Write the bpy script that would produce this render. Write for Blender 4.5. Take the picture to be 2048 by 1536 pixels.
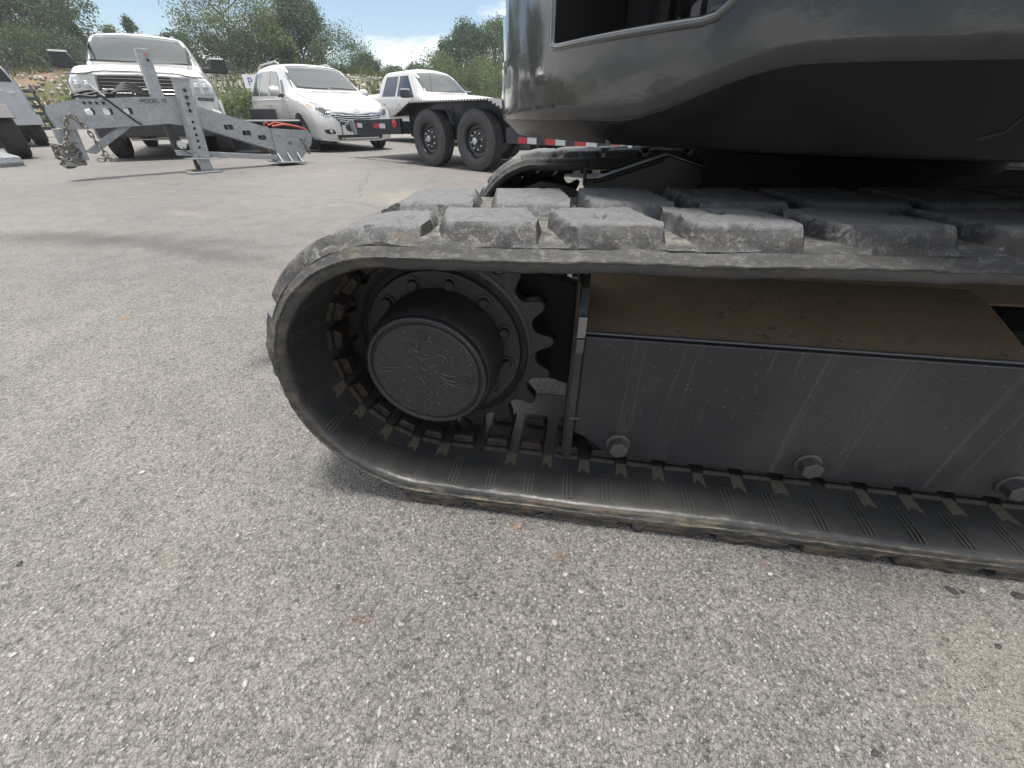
import bpy, bmesh, math, random
from mathutils import Vector, Matrix, noise
from mathutils.bvhtree import BVHTree

for _o in list(bpy.data.objects):
    bpy.data.objects.remove(_o)
SC = bpy.context.scene
COL = SC.collection
R = math.radians

# ------------------------------------------------------------------ camera
cam_d = bpy.data.cameras.new('camera')
cam = bpy.data.objects.new('camera', cam_d)
COL.objects.link(cam)
cam.location = (0, 0, 0.75)
cam.rotation_euler = (R(55.0), 0, 0)
cam_d.sensor_fit = 'HORIZONTAL'
cam_d.sensor_width = 36
cam_d.lens = 36 * 769 / 2048
cam_d.clip_start = 0.02
cam_d.clip_end = 3000
SC.camera = cam

# ------------------------------------------------------------------ world and sun
SUN_DIR = Vector((0.05, -0.06, 0.99)).normalized()       # towards the sun
SUN_EL = math.asin(SUN_DIR.z)
w = bpy.data.worlds.new('World')
SC.world = w
w.use_nodes = True
nt = w.node_tree
for n in list(nt.nodes):
    nt.nodes.remove(n)


def N(tree, typ, **kw):
    n = tree.nodes.new(typ)
    for k, v in kw.items():
        if k.startswith('i_'):
            n.inputs[k[2:].replace('_', ' ')].default_value = v
        else:
            setattr(n, k, v)
    return n


def L(tree, a, b):
    tree.links.new(a, b)


sky = N(nt, 'ShaderNodeTexSky', sky_type='NISHITA', sun_disc=False)
sky.sun_elevation = SUN_EL
sky.sun_rotation = math.atan2(SUN_DIR.x, SUN_DIR.y)
sky.air_density = 1.0
sky.dust_density = 0.8
sky.ozone_density = 1.0
tc = N(nt, 'ShaderNodeTexCoord')
sep = N(nt, 'ShaderNodeSeparateXYZ')
L(nt, tc.outputs['Generated'], sep.inputs[0])
zc = N(nt, 'ShaderNodeMath', operation='MAXIMUM')
L(nt, sep.outputs['Z'], zc.inputs[0])
zc.inputs[1].default_value = 0.0
za = N(nt, 'ShaderNodeMath', operation='ADD')
L(nt, zc.outputs[0], za.inputs[0])
za.inputs[1].default_value = 0.16
dx = N(nt, 'ShaderNodeMath', operation='DIVIDE')
dy = N(nt, 'ShaderNodeMath', operation='DIVIDE')
L(nt, sep.outputs['X'], dx.inputs[0]); L(nt, za.outputs[0], dx.inputs[1])
L(nt, sep.outputs['Y'], dy.inputs[0]); L(nt, za.outputs[0], dy.inputs[1])
cmb = N(nt, 'ShaderNodeCombineXYZ')
L(nt, dx.outputs[0], cmb.inputs[0]); L(nt, dy.outputs[0], cmb.inputs[1])
mp = N(nt, 'ShaderNodeMapping')
mp.inputs['Location'].default_value = (4.096, 18.82, 3.453)
L(nt, cmb.outputs[0], mp.inputs['Vector'])
cn = N(nt, 'ShaderNodeTexNoise', i_Scale=0.62, i_Detail=9.0, i_Roughness=0.56, i_Distortion=0.25)
L(nt, mp.outputs[0], cn.inputs['Vector'])
cr = N(nt, 'ShaderNodeValToRGB')
cr.color_ramp.elements[0].position = 0.445
cr.color_ramp.elements[1].position = 0.57
L(nt, cn.outputs['Fac'], cr.inputs[0])
mx = N(nt, 'ShaderNodeMix', data_type='RGBA')
L(nt, cr.outputs[0], mx.inputs['Factor'])
L(nt, sky.outputs[0], mx.inputs['A'])
mx.inputs['B'].default_value = (9.5, 9.5, 9.4, 1)
bg = N(nt, 'ShaderNodeBackground')
bg.inputs['Strength'].default_value = 0.09
L(nt, mx.outputs['Result'], bg.inputs['Color'])
wo = N(nt, 'ShaderNodeOutputWorld')
L(nt, bg.outputs[0], wo.inputs['Surface'])

sun_d = bpy.data.lights.new('sun', 'SUN')
sun_d.energy = 3.4
sun_d.angle = R(14)
sun_d.color = (1.0, 0.95, 0.88)
sun = bpy.data.objects.new('sun', sun_d)
COL.objects.link(sun)
sun.rotation_euler = (-SUN_DIR).to_track_quat('-Z', 'Y').to_euler()
sun.location = (0, 0, 30)

SC.view_settings.view_transform = 'Standard'
SC.view_settings.look = 'None'
SC.view_settings.gamma = 1.0
SC.view_settings.exposure = 0.85
SC.view_settings.use_curve_mapping = False
SC.cycles.max_bounces = 6
SC.cycles.use_denoising = True

# ------------------------------------------------------------------ materials
MATS = {}


def mat(name, color=(0.5, 0.5, 0.5), rough=0.5, metal=0.0, spec=0.5, coat=0.0, coat_rough=0.03, ior=None):
    m = bpy.data.materials.new(name)
    m.use_nodes = True
    t = m.node_tree
    b = t.nodes['Principled BSDF']
    b.inputs['Base Color'].default_value = (*color, 1)
    b.inputs['Roughness'].default_value = rough
    b.inputs['Metallic'].default_value = metal
    b.inputs['Specular IOR Level'].default_value = spec
    b.inputs['Coat Weight'].default_value = coat
    b.inputs['Coat Roughness'].default_value = coat_rough
    if ior:
        b.inputs['IOR'].default_value = ior
    MATS[name] = m
    return m, t, b


def coords(t, kind='Object', scale=(1, 1, 1)):
    c = N(t, 'ShaderNodeTexCoord')
    mpn = N(t, 'ShaderNodeMapping')
    mpn.inputs['Scale'].default_value = scale
    L(t, c.outputs[kind], mpn.inputs['Vector'])
    return mpn.outputs[0]


def noise_n(t, vec, scale, detail=4.0, rough=0.6, dist=0.0):
    n = N(t, 'ShaderNodeTexNoise', i_Scale=scale, i_Detail=detail, i_Roughness=rough, i_Distortion=dist)
    L(t, vec, n.inputs['Vector'])
    return n.outputs['Fac']


def noise_vec(t, vec, scale, amt):
    n = N(t, 'ShaderNodeTexNoise', i_Scale=scale, i_Detail=4.0)
    L(t, vec, n.inputs['Vector'])
    a = N(t, 'ShaderNodeVectorMath', operation='SCALE')
    L(t, n.outputs['Color'], a.inputs[0]); a.inputs['Scale'].default_value = amt
    b = N(t, 'ShaderNodeVectorMath', operation='ADD')
    L(t, vec, b.inputs[0]); L(t, a.outputs[0], b.inputs[1])
    return b.outputs[0]


def N_attr(t, name):
    return N(t, 'ShaderNodeAttribute', attribute_name=name).outputs['Fac']


def ramp(t, fac, stops):
    r = N(t, 'ShaderNodeValToRGB')
    e = r.color_ramp.elements
    while len(e) < len(stops):
        e.new(0.5)
    for i, (p, c) in enumerate(stops):
        e[i].position = p
        e[i].color = (*c, 1) if isinstance(c, tuple) else (c, c, c, 1)
    L(t, fac, r.inputs[0])
    return r.outputs[0]


def mixc(t, fac, a, b, mode='MIX'):
    m = N(t, 'ShaderNodeMix', data_type='RGBA', blend_type=mode)
    for sock, v in (('Factor', fac), ('A', a), ('B', b)):
        if isinstance(v, (tuple, float, int)):
            m.inputs[sock].default_value = (*v, 1) if isinstance(v, tuple) else v
        else:
            L(t, v, m.inputs[sock])
    return m.outputs['Result']


def mth(t, op, a, b=None, c=None, clamp=False):
    m = N(t, 'ShaderNodeMath', operation=op, use_clamp=clamp)
    for i, v in enumerate((a, b, c)):
        if v is None:
            continue
        if isinstance(v, (int, float)):
            m.inputs[i].default_value = v
        else:
            L(t, v, m.inputs[i])
    return m.outputs[0]


def bump(t, b, height, strength=0.3, distance=0.01, chain=None):
    n = N(t, 'ShaderNodeBump')
    n.inputs['Strength'].default_value = strength
    n.inputs['Distance'].default_value = distance
    L(t, height, n.inputs['Height'])
    if chain is not None:
        L(t, chain, n.inputs['Normal'])
    L(t, n.outputs[0], b.inputs['Normal'])
    return n.outputs[0]


def normal_z(t):
    g = N(t, 'ShaderNodeNewGeometry')
    s = N(t, 'ShaderNodeSeparateXYZ')
    L(t, g.outputs['Normal'], s.inputs[0])
    return s.outputs['Z']


def speckle(t, vec, scale, thr):
    nz_ = N(t, 'ShaderNodeTexNoise', i_Scale=scale * 2.3, i_Detail=2.0)
    L(t, vec, nz_.inputs['Vector'])
    sc2 = N(t, 'ShaderNodeVectorMath', operation='SCALE')
    L(t, nz_.outputs['Color'], sc2.inputs[0]); sc2.inputs['Scale'].default_value = 0.55 / scale
    ad = N(t, 'ShaderNodeVectorMath', operation='ADD')
    L(t, vec, ad.inputs[0]); L(t, sc2.outputs[0], ad.inputs[1])
    v = N(t, 'ShaderNodeTexVoronoi', feature='F1', i_Scale=scale)
    L(t, ad.outputs[0], v.inputs['Vector'])
    s = N(t, 'ShaderNodeSeparateColor')
    L(t, v.outputs['Color'], s.inputs[0])
    a = mth(t, 'GREATER_THAN', s.outputs[0], thr)
    d = mth(t, 'LESS_THAN', v.outputs['Distance'], mth(t, 'MULTIPLY', s.outputs[1], 0.26))
    return mth(t, 'MULTIPLY', a, d)


# ---- asphalt
m, t, b = mat('asphalt', rough=0.62, spec=0.5)
v = coords(t)
v1 = N(t, 'ShaderNodeTexVoronoi', feature='F1', i_Scale=165.0); L(t, noise_vec(t, v, 120.0, 0.004), v1.inputs['Vector'])
v2 = N(t, 'ShaderNodeTexVoronoi', feature='F1', i_Scale=420.0); L(t, v, v2.inputs['Vector'])
s1 = N(t, 'ShaderNodeSeparateColor'); L(t, v1.outputs['Color'], s1.inputs[0])
s2 = N(t, 'ShaderNodeSeparateColor'); L(t, v2.outputs['Color'], s2.inputs[0])
cell = ramp(t, s1.outputs[0], [(0.0, (0.165, 0.158, 0.150)), (0.55, (0.222, 0.214, 0.204)), (0.9, (0.275, 0.266, 0.253)), (0.985, (0.36, 0.35, 0.33))])
cell2 = ramp(t, s2.outputs[1], [(0.0, (0.135, 0.129, 0.122)), (0.6, (0.225, 0.216, 0.206)), (1.0, (0.33, 0.32, 0.30))])
base = mixc(t, 0.5, cell, cell2)
crev = ramp(t, v1.outputs['Distance'], [(0.42, 1.0), (0.75, 0.5)])
base = mixc(t, 0.75, base, crev, 'MULTIPLY')
big = noise_n(t, v, 0.55, 5, 0.6)
base = mixc(t, 1.0, base, ramp(t, big, [(0.3, (0.78, 0.78, 0.79)), (0.7, (1.12, 1.10, 1.07))]), 'MULTIPLY')
mid = noise_n(t, v, 6.0, 4, 0.65)
base = mixc(t, 1.0, base, ramp(t, mid, [(0.3, 0.84), (0.7, 1.1)]), 'MULTIPLY')
pit = noise_n(t, noise_vec(t, v, 70.0, 0.012), 62.0, 4, 0.62)
pitm = ramp(t, pit, [(0.27, 0.58), (0.41, 1.0)])
base = mixc(t, 1.0, base, pitm, 'MULTIPLY')
base = mixc(t, 1.0, base, (1.13, 1.11, 1.09), 'MULTIPLY')
fl = speckle(t, v, 75.0, 0.95)
base = mixc(t, mth(t, 'MULTIPLY', fl, 0.25), base, (0.42, 0.405, 0.385))
rust = speckle(t, v, 17.0, 0.985)
base = mixc(t, mth(t, 'MULTIPLY', rust, 0.35), base, (0.22, 0.12, 0.075))


def stain(cx, cy, rx, ry, rot, col, amt, nsc):
    """an oil or clay stain with a ragged outline at a place of its own"""
    global base
    mpn = N(t, 'ShaderNodeMapping', vector_type='TEXTURE')
    mpn.inputs['Location'].default_value = (cx, cy, 0)
    mpn.inputs['Rotation'].default_value = (0, 0, rot)
    mpn.inputs['Scale'].default_value = (rx, ry, 1)
    L(t, v, mpn.inputs['Vector'])
    ln = N(t, 'ShaderNodeVectorMath', operation='LENGTH')
    L(t, mpn.outputs[0], ln.inputs[0])
    nz = noise_n(t, v, nsc, 5, 0.65)
    d = mth(t, 'ADD', ln.outputs['Value'], mth(t, 'MULTIPLY', mth(t, 'SUBTRACT', nz, 0.5), 1.3))
    k = ramp(t, d, [(0.25, amt), (1.0, 0.0)])
    base = mixc(t, k, base, col)


stain(-3.2, 2.95, 1.7, 0.24, R(-6), (0.06, 0.05, 0.042), 0.6, 2.2)
stain(-2.1, 2.60, 0.9, 0.16, R(-22), (0.07, 0.06, 0.052), 0.5, 3.0)
stain(-1.15, 4.6, 0.75, 0.5, R(-40), (0.38, 0.33, 0.25), 0.35, 2.5)
stain(-3.05, 3.85, 0.35, 0.12, R(-20), (0.38, 0.34, 0.27), 0.35, 5.0)
stain(0.85, 0.2, 0.35, 0.3, 0.3, (0.34, 0.31, 0.26), 0.3, 6.0)
stain(-0.9, 1.23, 0.10, 0.07, 0.5, (0.03, 0.03, 0.03), 0.6, 12.0)
stain(-0.58, 0.98, 0.05, 0.015, 0.2, (0.25, 0.15, 0.08), 0.4, 20.0)
stain(-0.27, 0.33, 0.03, 0.03, 0.2, (0.16, 0.085, 0.06), 0.35, 30.0)
# hairline cracks of the paving
ve = N(t, 'ShaderNodeTexVoronoi', feature='DISTANCE_TO_EDGE', i_Scale=0.33)
wv = N(t, 'ShaderNodeVectorMath', operation='ADD')
nv = N(t, 'ShaderNodeTexNoise', i_Scale=2.2, i_Detail=4.0); L(t, v, nv.inputs['Vector'])
sc_ = N(t, 'ShaderNodeVectorMath', operation='SCALE'); L(t, nv.outputs['Color'], sc_.inputs[0]); sc_.inputs['Scale'].default_value = 0.22
L(t, v, wv.inputs[0]); L(t, sc_.outputs[0], wv.inputs[1]); L(t, wv.outputs[0], ve.inputs['Vector'])
ck = ramp(t, ve.outputs['Distance'], [(0.0, 0.6), (0.0035, 0.0)])
yy_ = N(t, 'ShaderNodeSeparateXYZ'); L(t, v, yy_.inputs[0])
base = mixc(t, mth(t, 'MULTIPLY', ck, ramp(t, mth(t, 'MULTIPLY', yy_.outputs['Y'], 0.1), [(0.25, 0.0), (0.3, 1.0)])), base, (0.05, 0.05, 0.05))
L(t, base, b.inputs['Base Color'])
h1 = mth(t, 'MULTIPLY', v1.outputs['Distance'], -1.0)
h2 = mth(t, 'MULTIPLY', v2.outputs['Distance'], -0.45)
hh = mth(t, 'ADD', mth(t, 'ADD', h1, h2), mth(t, 'MULTIPLY', noise_n(t, v, 30.0, 3), 0.9))
hh = mth(t, 'ADD', hh, mth(t, 'MULTIPLY', ramp(t, pit, [(0.28, 0.0), (0.46, 1.0)]), 0.8))
bump(t, b, hh, 1.0, 0.006)

# ---- rubber of the tracks
m, t, b = mat('track_rubber', rough=0.62, spec=0.4)
v = coords(t)
nz = normal_z(t)
nA = noise_n(t, v, 48.0, 8, 0.78, 1.2)
nB = noise_n(t, v, 260.0, 6, 0.75)
nC = noise_n(t, v, 7.0, 4, 0.6)
rub = ramp(t, nC, [(0.3, (0.026, 0.027, 0.029)), (0.75, (0.046, 0.046, 0.047))])
# grey dust lies on faces that look up
up = ramp(t, nz, [(0.55, 0.0), (0.93, 1.0)])
dust_top = mixc(t, nB, (0.10, 0.105, 0.113), (0.27, 0.275, 0.28))
crk = N(t, 'ShaderNodeTexVoronoi', feature='DISTANCE_TO_EDGE', i_Scale=21.0)
L(t, noise_vec(t, v, 30.0, 0.05), crk.inputs['Vector'])
dust_top = mixc(t, ramp(t, crk.outputs['Distance'], [(0.0, 0.75), (0.02, 0.0)]), dust_top, (0.03, 0.03, 0.03))
col = mixc(t, mth(t, 'MULTIPLY', up, ramp(t, nA, [(0.25, 0.45), (0.6, 0.9)])), rub, dust_top)
# pale dried mud in the hollows between and on the flanks of the lugs
oz = N(t, 'ShaderNodeSeparateXYZ'); L(t, v, oz.inputs[0])
slope = mth(t, 'MULTIPLY', ramp(t, nz, [(0.15, 0.0), (0.5, 1.0)]), ramp(t, nz, [(0.86, 1.0), (0.98, 0.12)]))
mud = mth(t, 'MULTIPLY', slope, ramp(t, mth(t, 'ADD', mth(t, 'MULTIPLY', nA, 0.65), mth(t, 'MULTIPLY', nB, 0.35)), [(0.505, 0.0), (0.60, 1.0)]))
col = mixc(t, mth(t, 'MULTIPLY', mud, 0.8), col, mixc(t, nB, (0.075, 0.073, 0.065), (0.30, 0.29, 0.25)))
# clay rubbed on the outer edge
at = N(t, 'ShaderNodeAttribute', attribute_name='clay')
clay = mth(t, 'MULTIPLY', at.outputs['Fac'], ramp(t, noise_n(t, coords(t, scale=(1, 1, 5)), 13.0, 7, 0.7), [(0.46, 0.0), (0.60, 1.0)]))
col = mixc(t, clay, col, mixc(t, nB, (0.11, 0.08, 0.052), (0.28, 0.21, 0.14)))
L(t, col, b.inputs['Base Color'])
c1 = bump(t, b, nA, 0.7, 0.006)
bump(t, b, nB, 0.6, 0.0024, c1)

m, t, b = mat('belt_rubber', rough=0.42, spec=0.5)
v = coords(t)
nB = noise_n(t, v, 160.0, 6, 0.7)
nA = noise_n(t, v, 9.0, 6, 0.65)
col = mixc(t, nA, (0.022, 0.023, 0.024), (0.042, 0.042, 0.041))
col = mixc(t, mth(t, 'MULTIPLY', speckle(t, v, 330.0, 0.955), 0.6), col, (0.30, 0.29, 0.26))
at = N(t, 'ShaderNodeAttribute', attribute_name='clay')
clay = mth(t, 'MULTIPLY', at.outputs['Fac'], ramp(t, noise_n(t, coords(t, scale=(1, 1, 4)), 11.0, 7, 0.72), [(0.47, 0.0), (0.60, 0.9)]))
col = mixc(t, clay, col, mixc(t, nB, (0.085, 0.066, 0.045), (0.24, 0.185, 0.125)))
at2 = N(t, 'ShaderNodeAttribute', attribute_name='outer')
dst = mth(t, 'MULTIPLY', at2.outputs['Fac'], ramp(t, noise_n(t, v, 45.0, 8, 0.78), [(0.44, 0.05), (0.60, 0.85)]))
col = mixc(t, dst, col, mixc(t, nB, (0.095, 0.093, 0.083), (0.29, 0.28, 0.24)))
flk = mth(t, 'MULTIPLY', N_attr(t, 'edge'), ramp(t, noise_n(t, coords(t, scale=(1, 1, 2.5)), 60.0, 8, 0.8), [(0.50, 0.0), (0.66, 0.75)]))
col = mixc(t, flk, col, mixc(t, nB, (0.07, 0.068, 0.062), (0.24, 0.23, 0.20)))
gry = mth(t, 'MULTIPLY', ramp(t, noise_n(t, coords(t, scale=(1, 1, 1)), 5.0, 5, 0.6), [(0.46, 0.0), (0.70, 0.35)]), 1.0)
col = mixc(t, gry, col, (0.085, 0.082, 0.072))
L(t, col, b.inputs['Base Color'])
at3 = N(t, 'ShaderNodeAttribute', attribute_name='edge')
L(t, mth(t, 'ADD', ramp(t, nA, [(0.3, 0.28), (0.7, 0.44)]), mth(t, 'MULTIPLY', at3.outputs['Fac'], 0.36), None, True), b.inputs['Roughness'])
c1 = bump(t, b, nA, 0.25, 0.006)
bump(t, b, nB, 0.35, 0.0012, c1)

mat('emblem_black', (0.035, 0.035, 0.037), 0.3, 0, 0.7)
mat('mark_rubber', (0.050, 0.049, 0.046), 0.5)

# ---- black machine paint
m, t, b = mat('gloss_black', (0.016, 0.016, 0.017), 0.22, 0, 0.22, coat=1.0, coat_rough=0.06)
v = coords(t)
op = noise_n(t, v, 95.0, 2, 0.5)
op2 = noise_n(t, v, 22.0, 3, 0.5)
strk = noise_n(t, coords(t, scale=(9, 9, 0.7)), 2.2, 4, 0.55)
L(t, ramp(t, strk, [(0.35, (0.007, 0.007, 0.0075)), (0.65, (0.015, 0.015, 0.0155))]), b.inputs['Base Color'])
L(t, ramp(t, strk, [(0.3, 0.25), (0.7, 0.5)]), b.inputs['Roughness'])
c1 = bump(t, b, op, 0.05, 0.002)
bump(t, b, op2, 0.08, 0.006, c1)
L(t, c1, b.inputs['Coat Normal'])

mat('lower_shade_black', (0.0045, 0.0045, 0.005), 0.26, 0, 0.28)  # body paint darkened; shade on the inward-sloping lower band put into colour
mat('leg_grey', (0.05, 0.05, 0.051), 0.4)
mat('grease_shade_black', (0.004, 0.004, 0.004), 0.7, 0, 0.1)  # bearing grease, and the shade of the frame opening put into colour
mat('rim_gloss', (0.03, 0.03, 0.031), 0.12, 0, 0.9, coat=1.0)
m, t, b = mat('satin_black', (0.018, 0.018, 0.019), 0.42, 0, 0.5)
v = coords(t)
nA = noise_n(t, v, 60.0, 5, 0.65)
col = mixc(t, nA, (0.014, 0.014, 0.015), (0.030, 0.029, 0.029))
col = mixc(t, mth(t, 'MULTIPLY', speckle(t, v, 300.0, 0.86), 0.75), col, (0.42, 0.42, 0.42))
L(t, col, b.inputs['Base Color'])
L(t, ramp(t, nA, [(0.3, 0.36), (0.7, 0.52)]), b.inputs['Roughness'])
bump(t, b, noise_n(t, v, 140.0, 3), 0.12, 0.0015)

m, t, b = mat('dull_black', (0.012, 0.012, 0.012), 0.6, 0, 0.25)
v = coords(t)
L(t, mixc(t, noise_n(t, v, 25.0, 5), (0.006, 0.006, 0.006), (0.018, 0.016, 0.014)), b.inputs['Base Color'])

m, t, b = mat('frame_black', (0.02, 0.02, 0.02), 0.45, 0, 0.5)
v = coords(t)
st1 = noise_n(t, coords(t, scale=(16, 16, 0.5)), 1.6, 2, 0.5)
st2 = noise_n(t, v, 3.2, 4, 0.6)
lines = ramp(t, st1, [(0.575, 0.0), (0.60, 0.55), (0.625, 0.05), (1.0, 0.0)])
col = mixc(t, ramp(t, st2, [(0.45, 0.0), (0.65, 0.9)]), (0.018, 0.019, 0.022), (0.036, 0.035, 0.033))
col = mixc(t, mth(t, 'MULTIPLY', lines, ramp(t, st2, [(0.3, 0.35), (0.65, 0.9)])), col, (0.085, 0.079, 0.066))
col = mixc(t, mth(t, 'MULTIPLY', speckle(t, v, 230.0, 0.93), 0.5), col, (0.28, 0.27, 0.25))
L(t, col, b.inputs['Base Color'])
bump(t, b, noise_n(t, v, 120.0, 4), 0.12, 0.0015)

m, t, b = mat('sandy_steel', (0.2, 0.15, 0.1), 0.9, 0, 0.2)
v = coords(t)
nA = noise_n(t, v, 7.0, 6, 0.7)
nB = noise_n(t, v, 120.0, 5, 0.7)
col = mixc(t, nA, (0.17, 0.115, 0.072), (0.31, 0.235, 0.145))
col = mixc(t, ramp(t, nB, [(0.5, 0.0), (0.75, 0.5)]), col, (0.37, 0.29, 0.185))
col = mixc(t, ramp(t, noise_n(t, v, 45.0, 5, 0.7), [(0.60, 0.0), (0.68, 0.7)]), col, (0.05, 0.037, 0.025))
L(t, col, b.inputs['Base Color'])
bump(t, b, nB, 0.5, 0.003)

m, t, b = mat('dry_sand', (0.3, 0.24, 0.16), 0.95, 0, 0.15)
v = coords(t)
nB = noise_n(t, v, 170.0, 6, 0.7)
L(t, mixc(t, nB, (0.050, 0.044, 0.036), (0.14, 0.12, 0.09)), b.inputs['Base Color'])
bump(t, b, nB, 0.7, 0.003)

m, t, b = mat('worn_iron', (0.1, 0.08, 0.06), 0.55, 0.35, 0.4)
v = coords(t)
nB = noise_n(t, v, 60.0, 6, 0.7)
L(t, ramp(t, nB, [(0.35, (0.016, 0.015, 0.014)), (0.6, (0.042, 0.032, 0.025)), (0.8, (0.10, 0.085, 0.072))]), b.inputs['Base Color'])
bump(t, b, nB, 0.4, 0.003)

m, t, b = mat('rust_edge', (0.055, 0.038, 0.026), 0.8, 0.2, 0.3)
mat('worn_edge', (0.085, 0.085, 0.088), 0.4, 0.3)
mat('bare_steel', (0.22, 0.22, 0.22), 0.45, 0.8)
mat('bolt_grey', (0.10, 0.095, 0.09), 0.45, 0.5)

# ---- vehicles
m, t, b = mat('white_paint', (0.52, 0.518, 0.503), 0.32, 0, 0.5, coat=0.8)
mat('pearl_white', (0.54, 0.54, 0.523), 0.3, 0, 0.5, coat=0.8)
mat('silver_paint', (0.44, 0.46, 0.49), 0.35, 0.45, 0.5, coat=0.7)
mat('grey_plastic', (0.20, 0.21, 0.22), 0.5)
mat('black_plastic', (0.022, 0.022, 0.024), 0.42)
mat('chrome', (0.80, 0.80, 0.80), 0.10, 1.0)
mat('dull_chrome', (0.62, 0.63, 0.64), 0.3, 1.0)
m, t, b = mat('windscreen', (0.045, 0.055, 0.057), 0.05, 0, 0.7, ior=1.6)
m, t, b = mat('side_glass', (0.030, 0.036, 0.038), 0.04, 0, 0.9, ior=1.7)
m, t, b = mat('lamp_glass', (0.42, 0.44, 0.45), 0.08, 0.2, 0.8, ior=1.7)
mat('lamp_dark', (0.10, 0.105, 0.11), 0.15, 0.5, 0.8)
mat('amber', (0.65, 0.20, 0.06), 0.2)
mat('red_lens', (0.55, 0.02, 0.02), 0.18, 0, 0.7)
mat('tape_red', (0.38, 0.035, 0.035), 0.4)
mat('tape_white', (0.50, 0.50, 0.49), 0.4)
m, t, b = mat('tyre_rubber', (0.025, 0.025, 0.026), 0.68, 0, 0.35)
v = coords(t)
nA = noise_n(t, v, 9.0, 5, 0.65)
L(t, mixc(t, nA, (0.030, 0.030, 0.031), (0.085, 0.083, 0.080)), b.inputs['Base Color'])
bump(t, b, noise_n(t, v, 70.0, 3), 0.2, 0.003)
mat('wheel_black', (0.02, 0.021, 0.023), 0.3, 0.2, 0.6, coat=0.4)
mat('wheel_alloy', (0.45, 0.46, 0.47), 0.3, 0.8)
m, t, b = mat('trailer_black', (0.018, 0.021, 0.028), 0.4, 0, 0.5, coat=0.25)
mat('trailer_edge', (0.20, 0.22, 0.23), 0.5, 0.3)
m, t, b = mat('galvanised', (0.36, 0.38, 0.39), 0.48, 0.55)
v = coords(t)
vv = N(t, 'ShaderNodeTexVoronoi', feature='F1', i_Scale=38.0); L(t, v, vv.inputs['Vector'])
sv = N(t, 'ShaderNodeSeparateColor'); L(t, vv.outputs['Color'], sv.inputs[0])
col = mixc(t, sv.outputs[0], (0.245, 0.262, 0.275), (0.33, 0.348, 0.358))
col = mixc(t, ramp(t, noise_n(t, v, 3.0, 6, 0.7), [(0.42, 0.0), (0.7, 0.55)]), col, (0.41, 0.428, 0.43))
col = mixc(t, ramp(t, noise_n(t, v, 8.0, 6, 0.7), [(0.60, 0.0), (0.72, 0.5)]), col, (0.12, 0.125, 0.125))
L(t, col, b.inputs['Base Color'])
mat('ink_black', (0.012, 0.012, 0.013), 0.6)
m, t, b = mat('chain_steel', (0.34, 0.31, 0.25), 0.5, 0.5)
v = coords(t)
L(t, mixc(t, noise_n(t, v, 50.0, 4), (0.085, 0.075, 0.06), (0.34, 0.325, 0.29)), b.inputs['Base Color'])
mat('hose_black', (0.015, 0.016, 0.017), 0.45)
mat('faded_red', (0.36, 0.19, 0.17), 0.7)
mat('strap_red', (0.30, 0.055, 0.045), 0.6)
mat('sign_white', (0.72, 0.72, 0.72), 0.5)
mat('sign_blue', (0.05, 0.10, 0.25), 0.5)
mat('timber', (0.22, 0.17, 0.11), 0.8)
mat('pole_cream', (0.62, 0.56, 0.38), 0.6)

# ---- land and plants
m, t, b = mat('bank_soil', rough=0.95, spec=0.15)
v = coords(t)
n1 = noise_n(t, v, 0.16, 5, 0.6)
n2 = noise_n(t, v, 1.6, 6, 0.7)
soil = mixc(t, n2, (0.17, 0.105, 0.068), (0.29, 0.225, 0.16))
rock = mixc(t, n2, (0.15, 0.15, 0.145), (0.38, 0.37, 0.34))
gs = mixc(t, n2, (0.035, 0.055, 0.02), (0.12, 0.14, 0.06))
at = N(t, 'ShaderNodeAttribute', attribute_name='clay')
col = mixc(t, at.outputs['Fac'], rock, soil)
col = mixc(t, ramp(t, n1, [(0.44, 0.0), (0.56, 0.85)]), col, gs)
L(t, col, b.inputs['Base Color'])
bump(t, b, n2, 0.8, 0.15)


def leaf_mat(name, c0, c1, trans=0.25):
    m, t, b = mat(name, rough=0.55, spec=0.3)
    oi = N(t, 'ShaderNodeAttribute', attribute_name='tint')
    L(t, mixc(t, oi.outputs['Fac'], c0, c1), b.inputs['Base Color'])
    tr = N(t, 'ShaderNodeBsdfTranslucent')
    L(t, mixc(t, oi.outputs['Fac'], tuple(x * 1.25 for x in c0), tuple(x * 1.3 for x in c1)), tr.inputs['Color'])
    ms = N(t, 'ShaderNodeMixShader')
    ms.inputs[0].default_value = trans
    L(t, b.outputs[0], ms.inputs[1]); L(t, tr.outputs[0], ms.inputs[2])
    L(t, ms.outputs[0], t.nodes['Material Output'].inputs['Surface'])
    return m


leaf_mat('leaf_dark', (0.044, 0.074, 0.036), (0.100, 0.145, 0.072))
leaf_mat('leaf_mid', (0.058, 0.096, 0.038), (0.130, 0.178, 0.076))
leaf_mat('leaf_light', (0.074, 0.104, 0.036), (0.16, 0.195, 0.08), 0.35)
leaf_mat('leaf_blue', (0.040, 0.076, 0.044), (0.090, 0.144, 0.084))
leaf_mat('grass', (0.06, 0.085, 0.025), (0.19, 0.20, 0.08), 0.3)
m, t, b = mat('bark', (0.10, 0.085, 0.07), 0.9, 0, 0.2)
m, t, b = mat('stone', rough=0.85, spec=0.3)
oi = N(t, 'ShaderNodeAttribute', attribute_name='tint')
L(t, ramp(t, oi.outputs['Fac'], [(0.0, (0.07, 0.068, 0.065)), (0.5, (0.20, 0.195, 0.185)), (0.85, (0.34, 0.33, 0.31)), (1.0, (0.50, 0.485, 0.46))]), b.inputs['Base Color'])
m, t, b = mat('riprap', rough=0.9, spec=0.2)
oi = N(t, 'ShaderNodeAttribute', attribute_name='tint')
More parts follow.
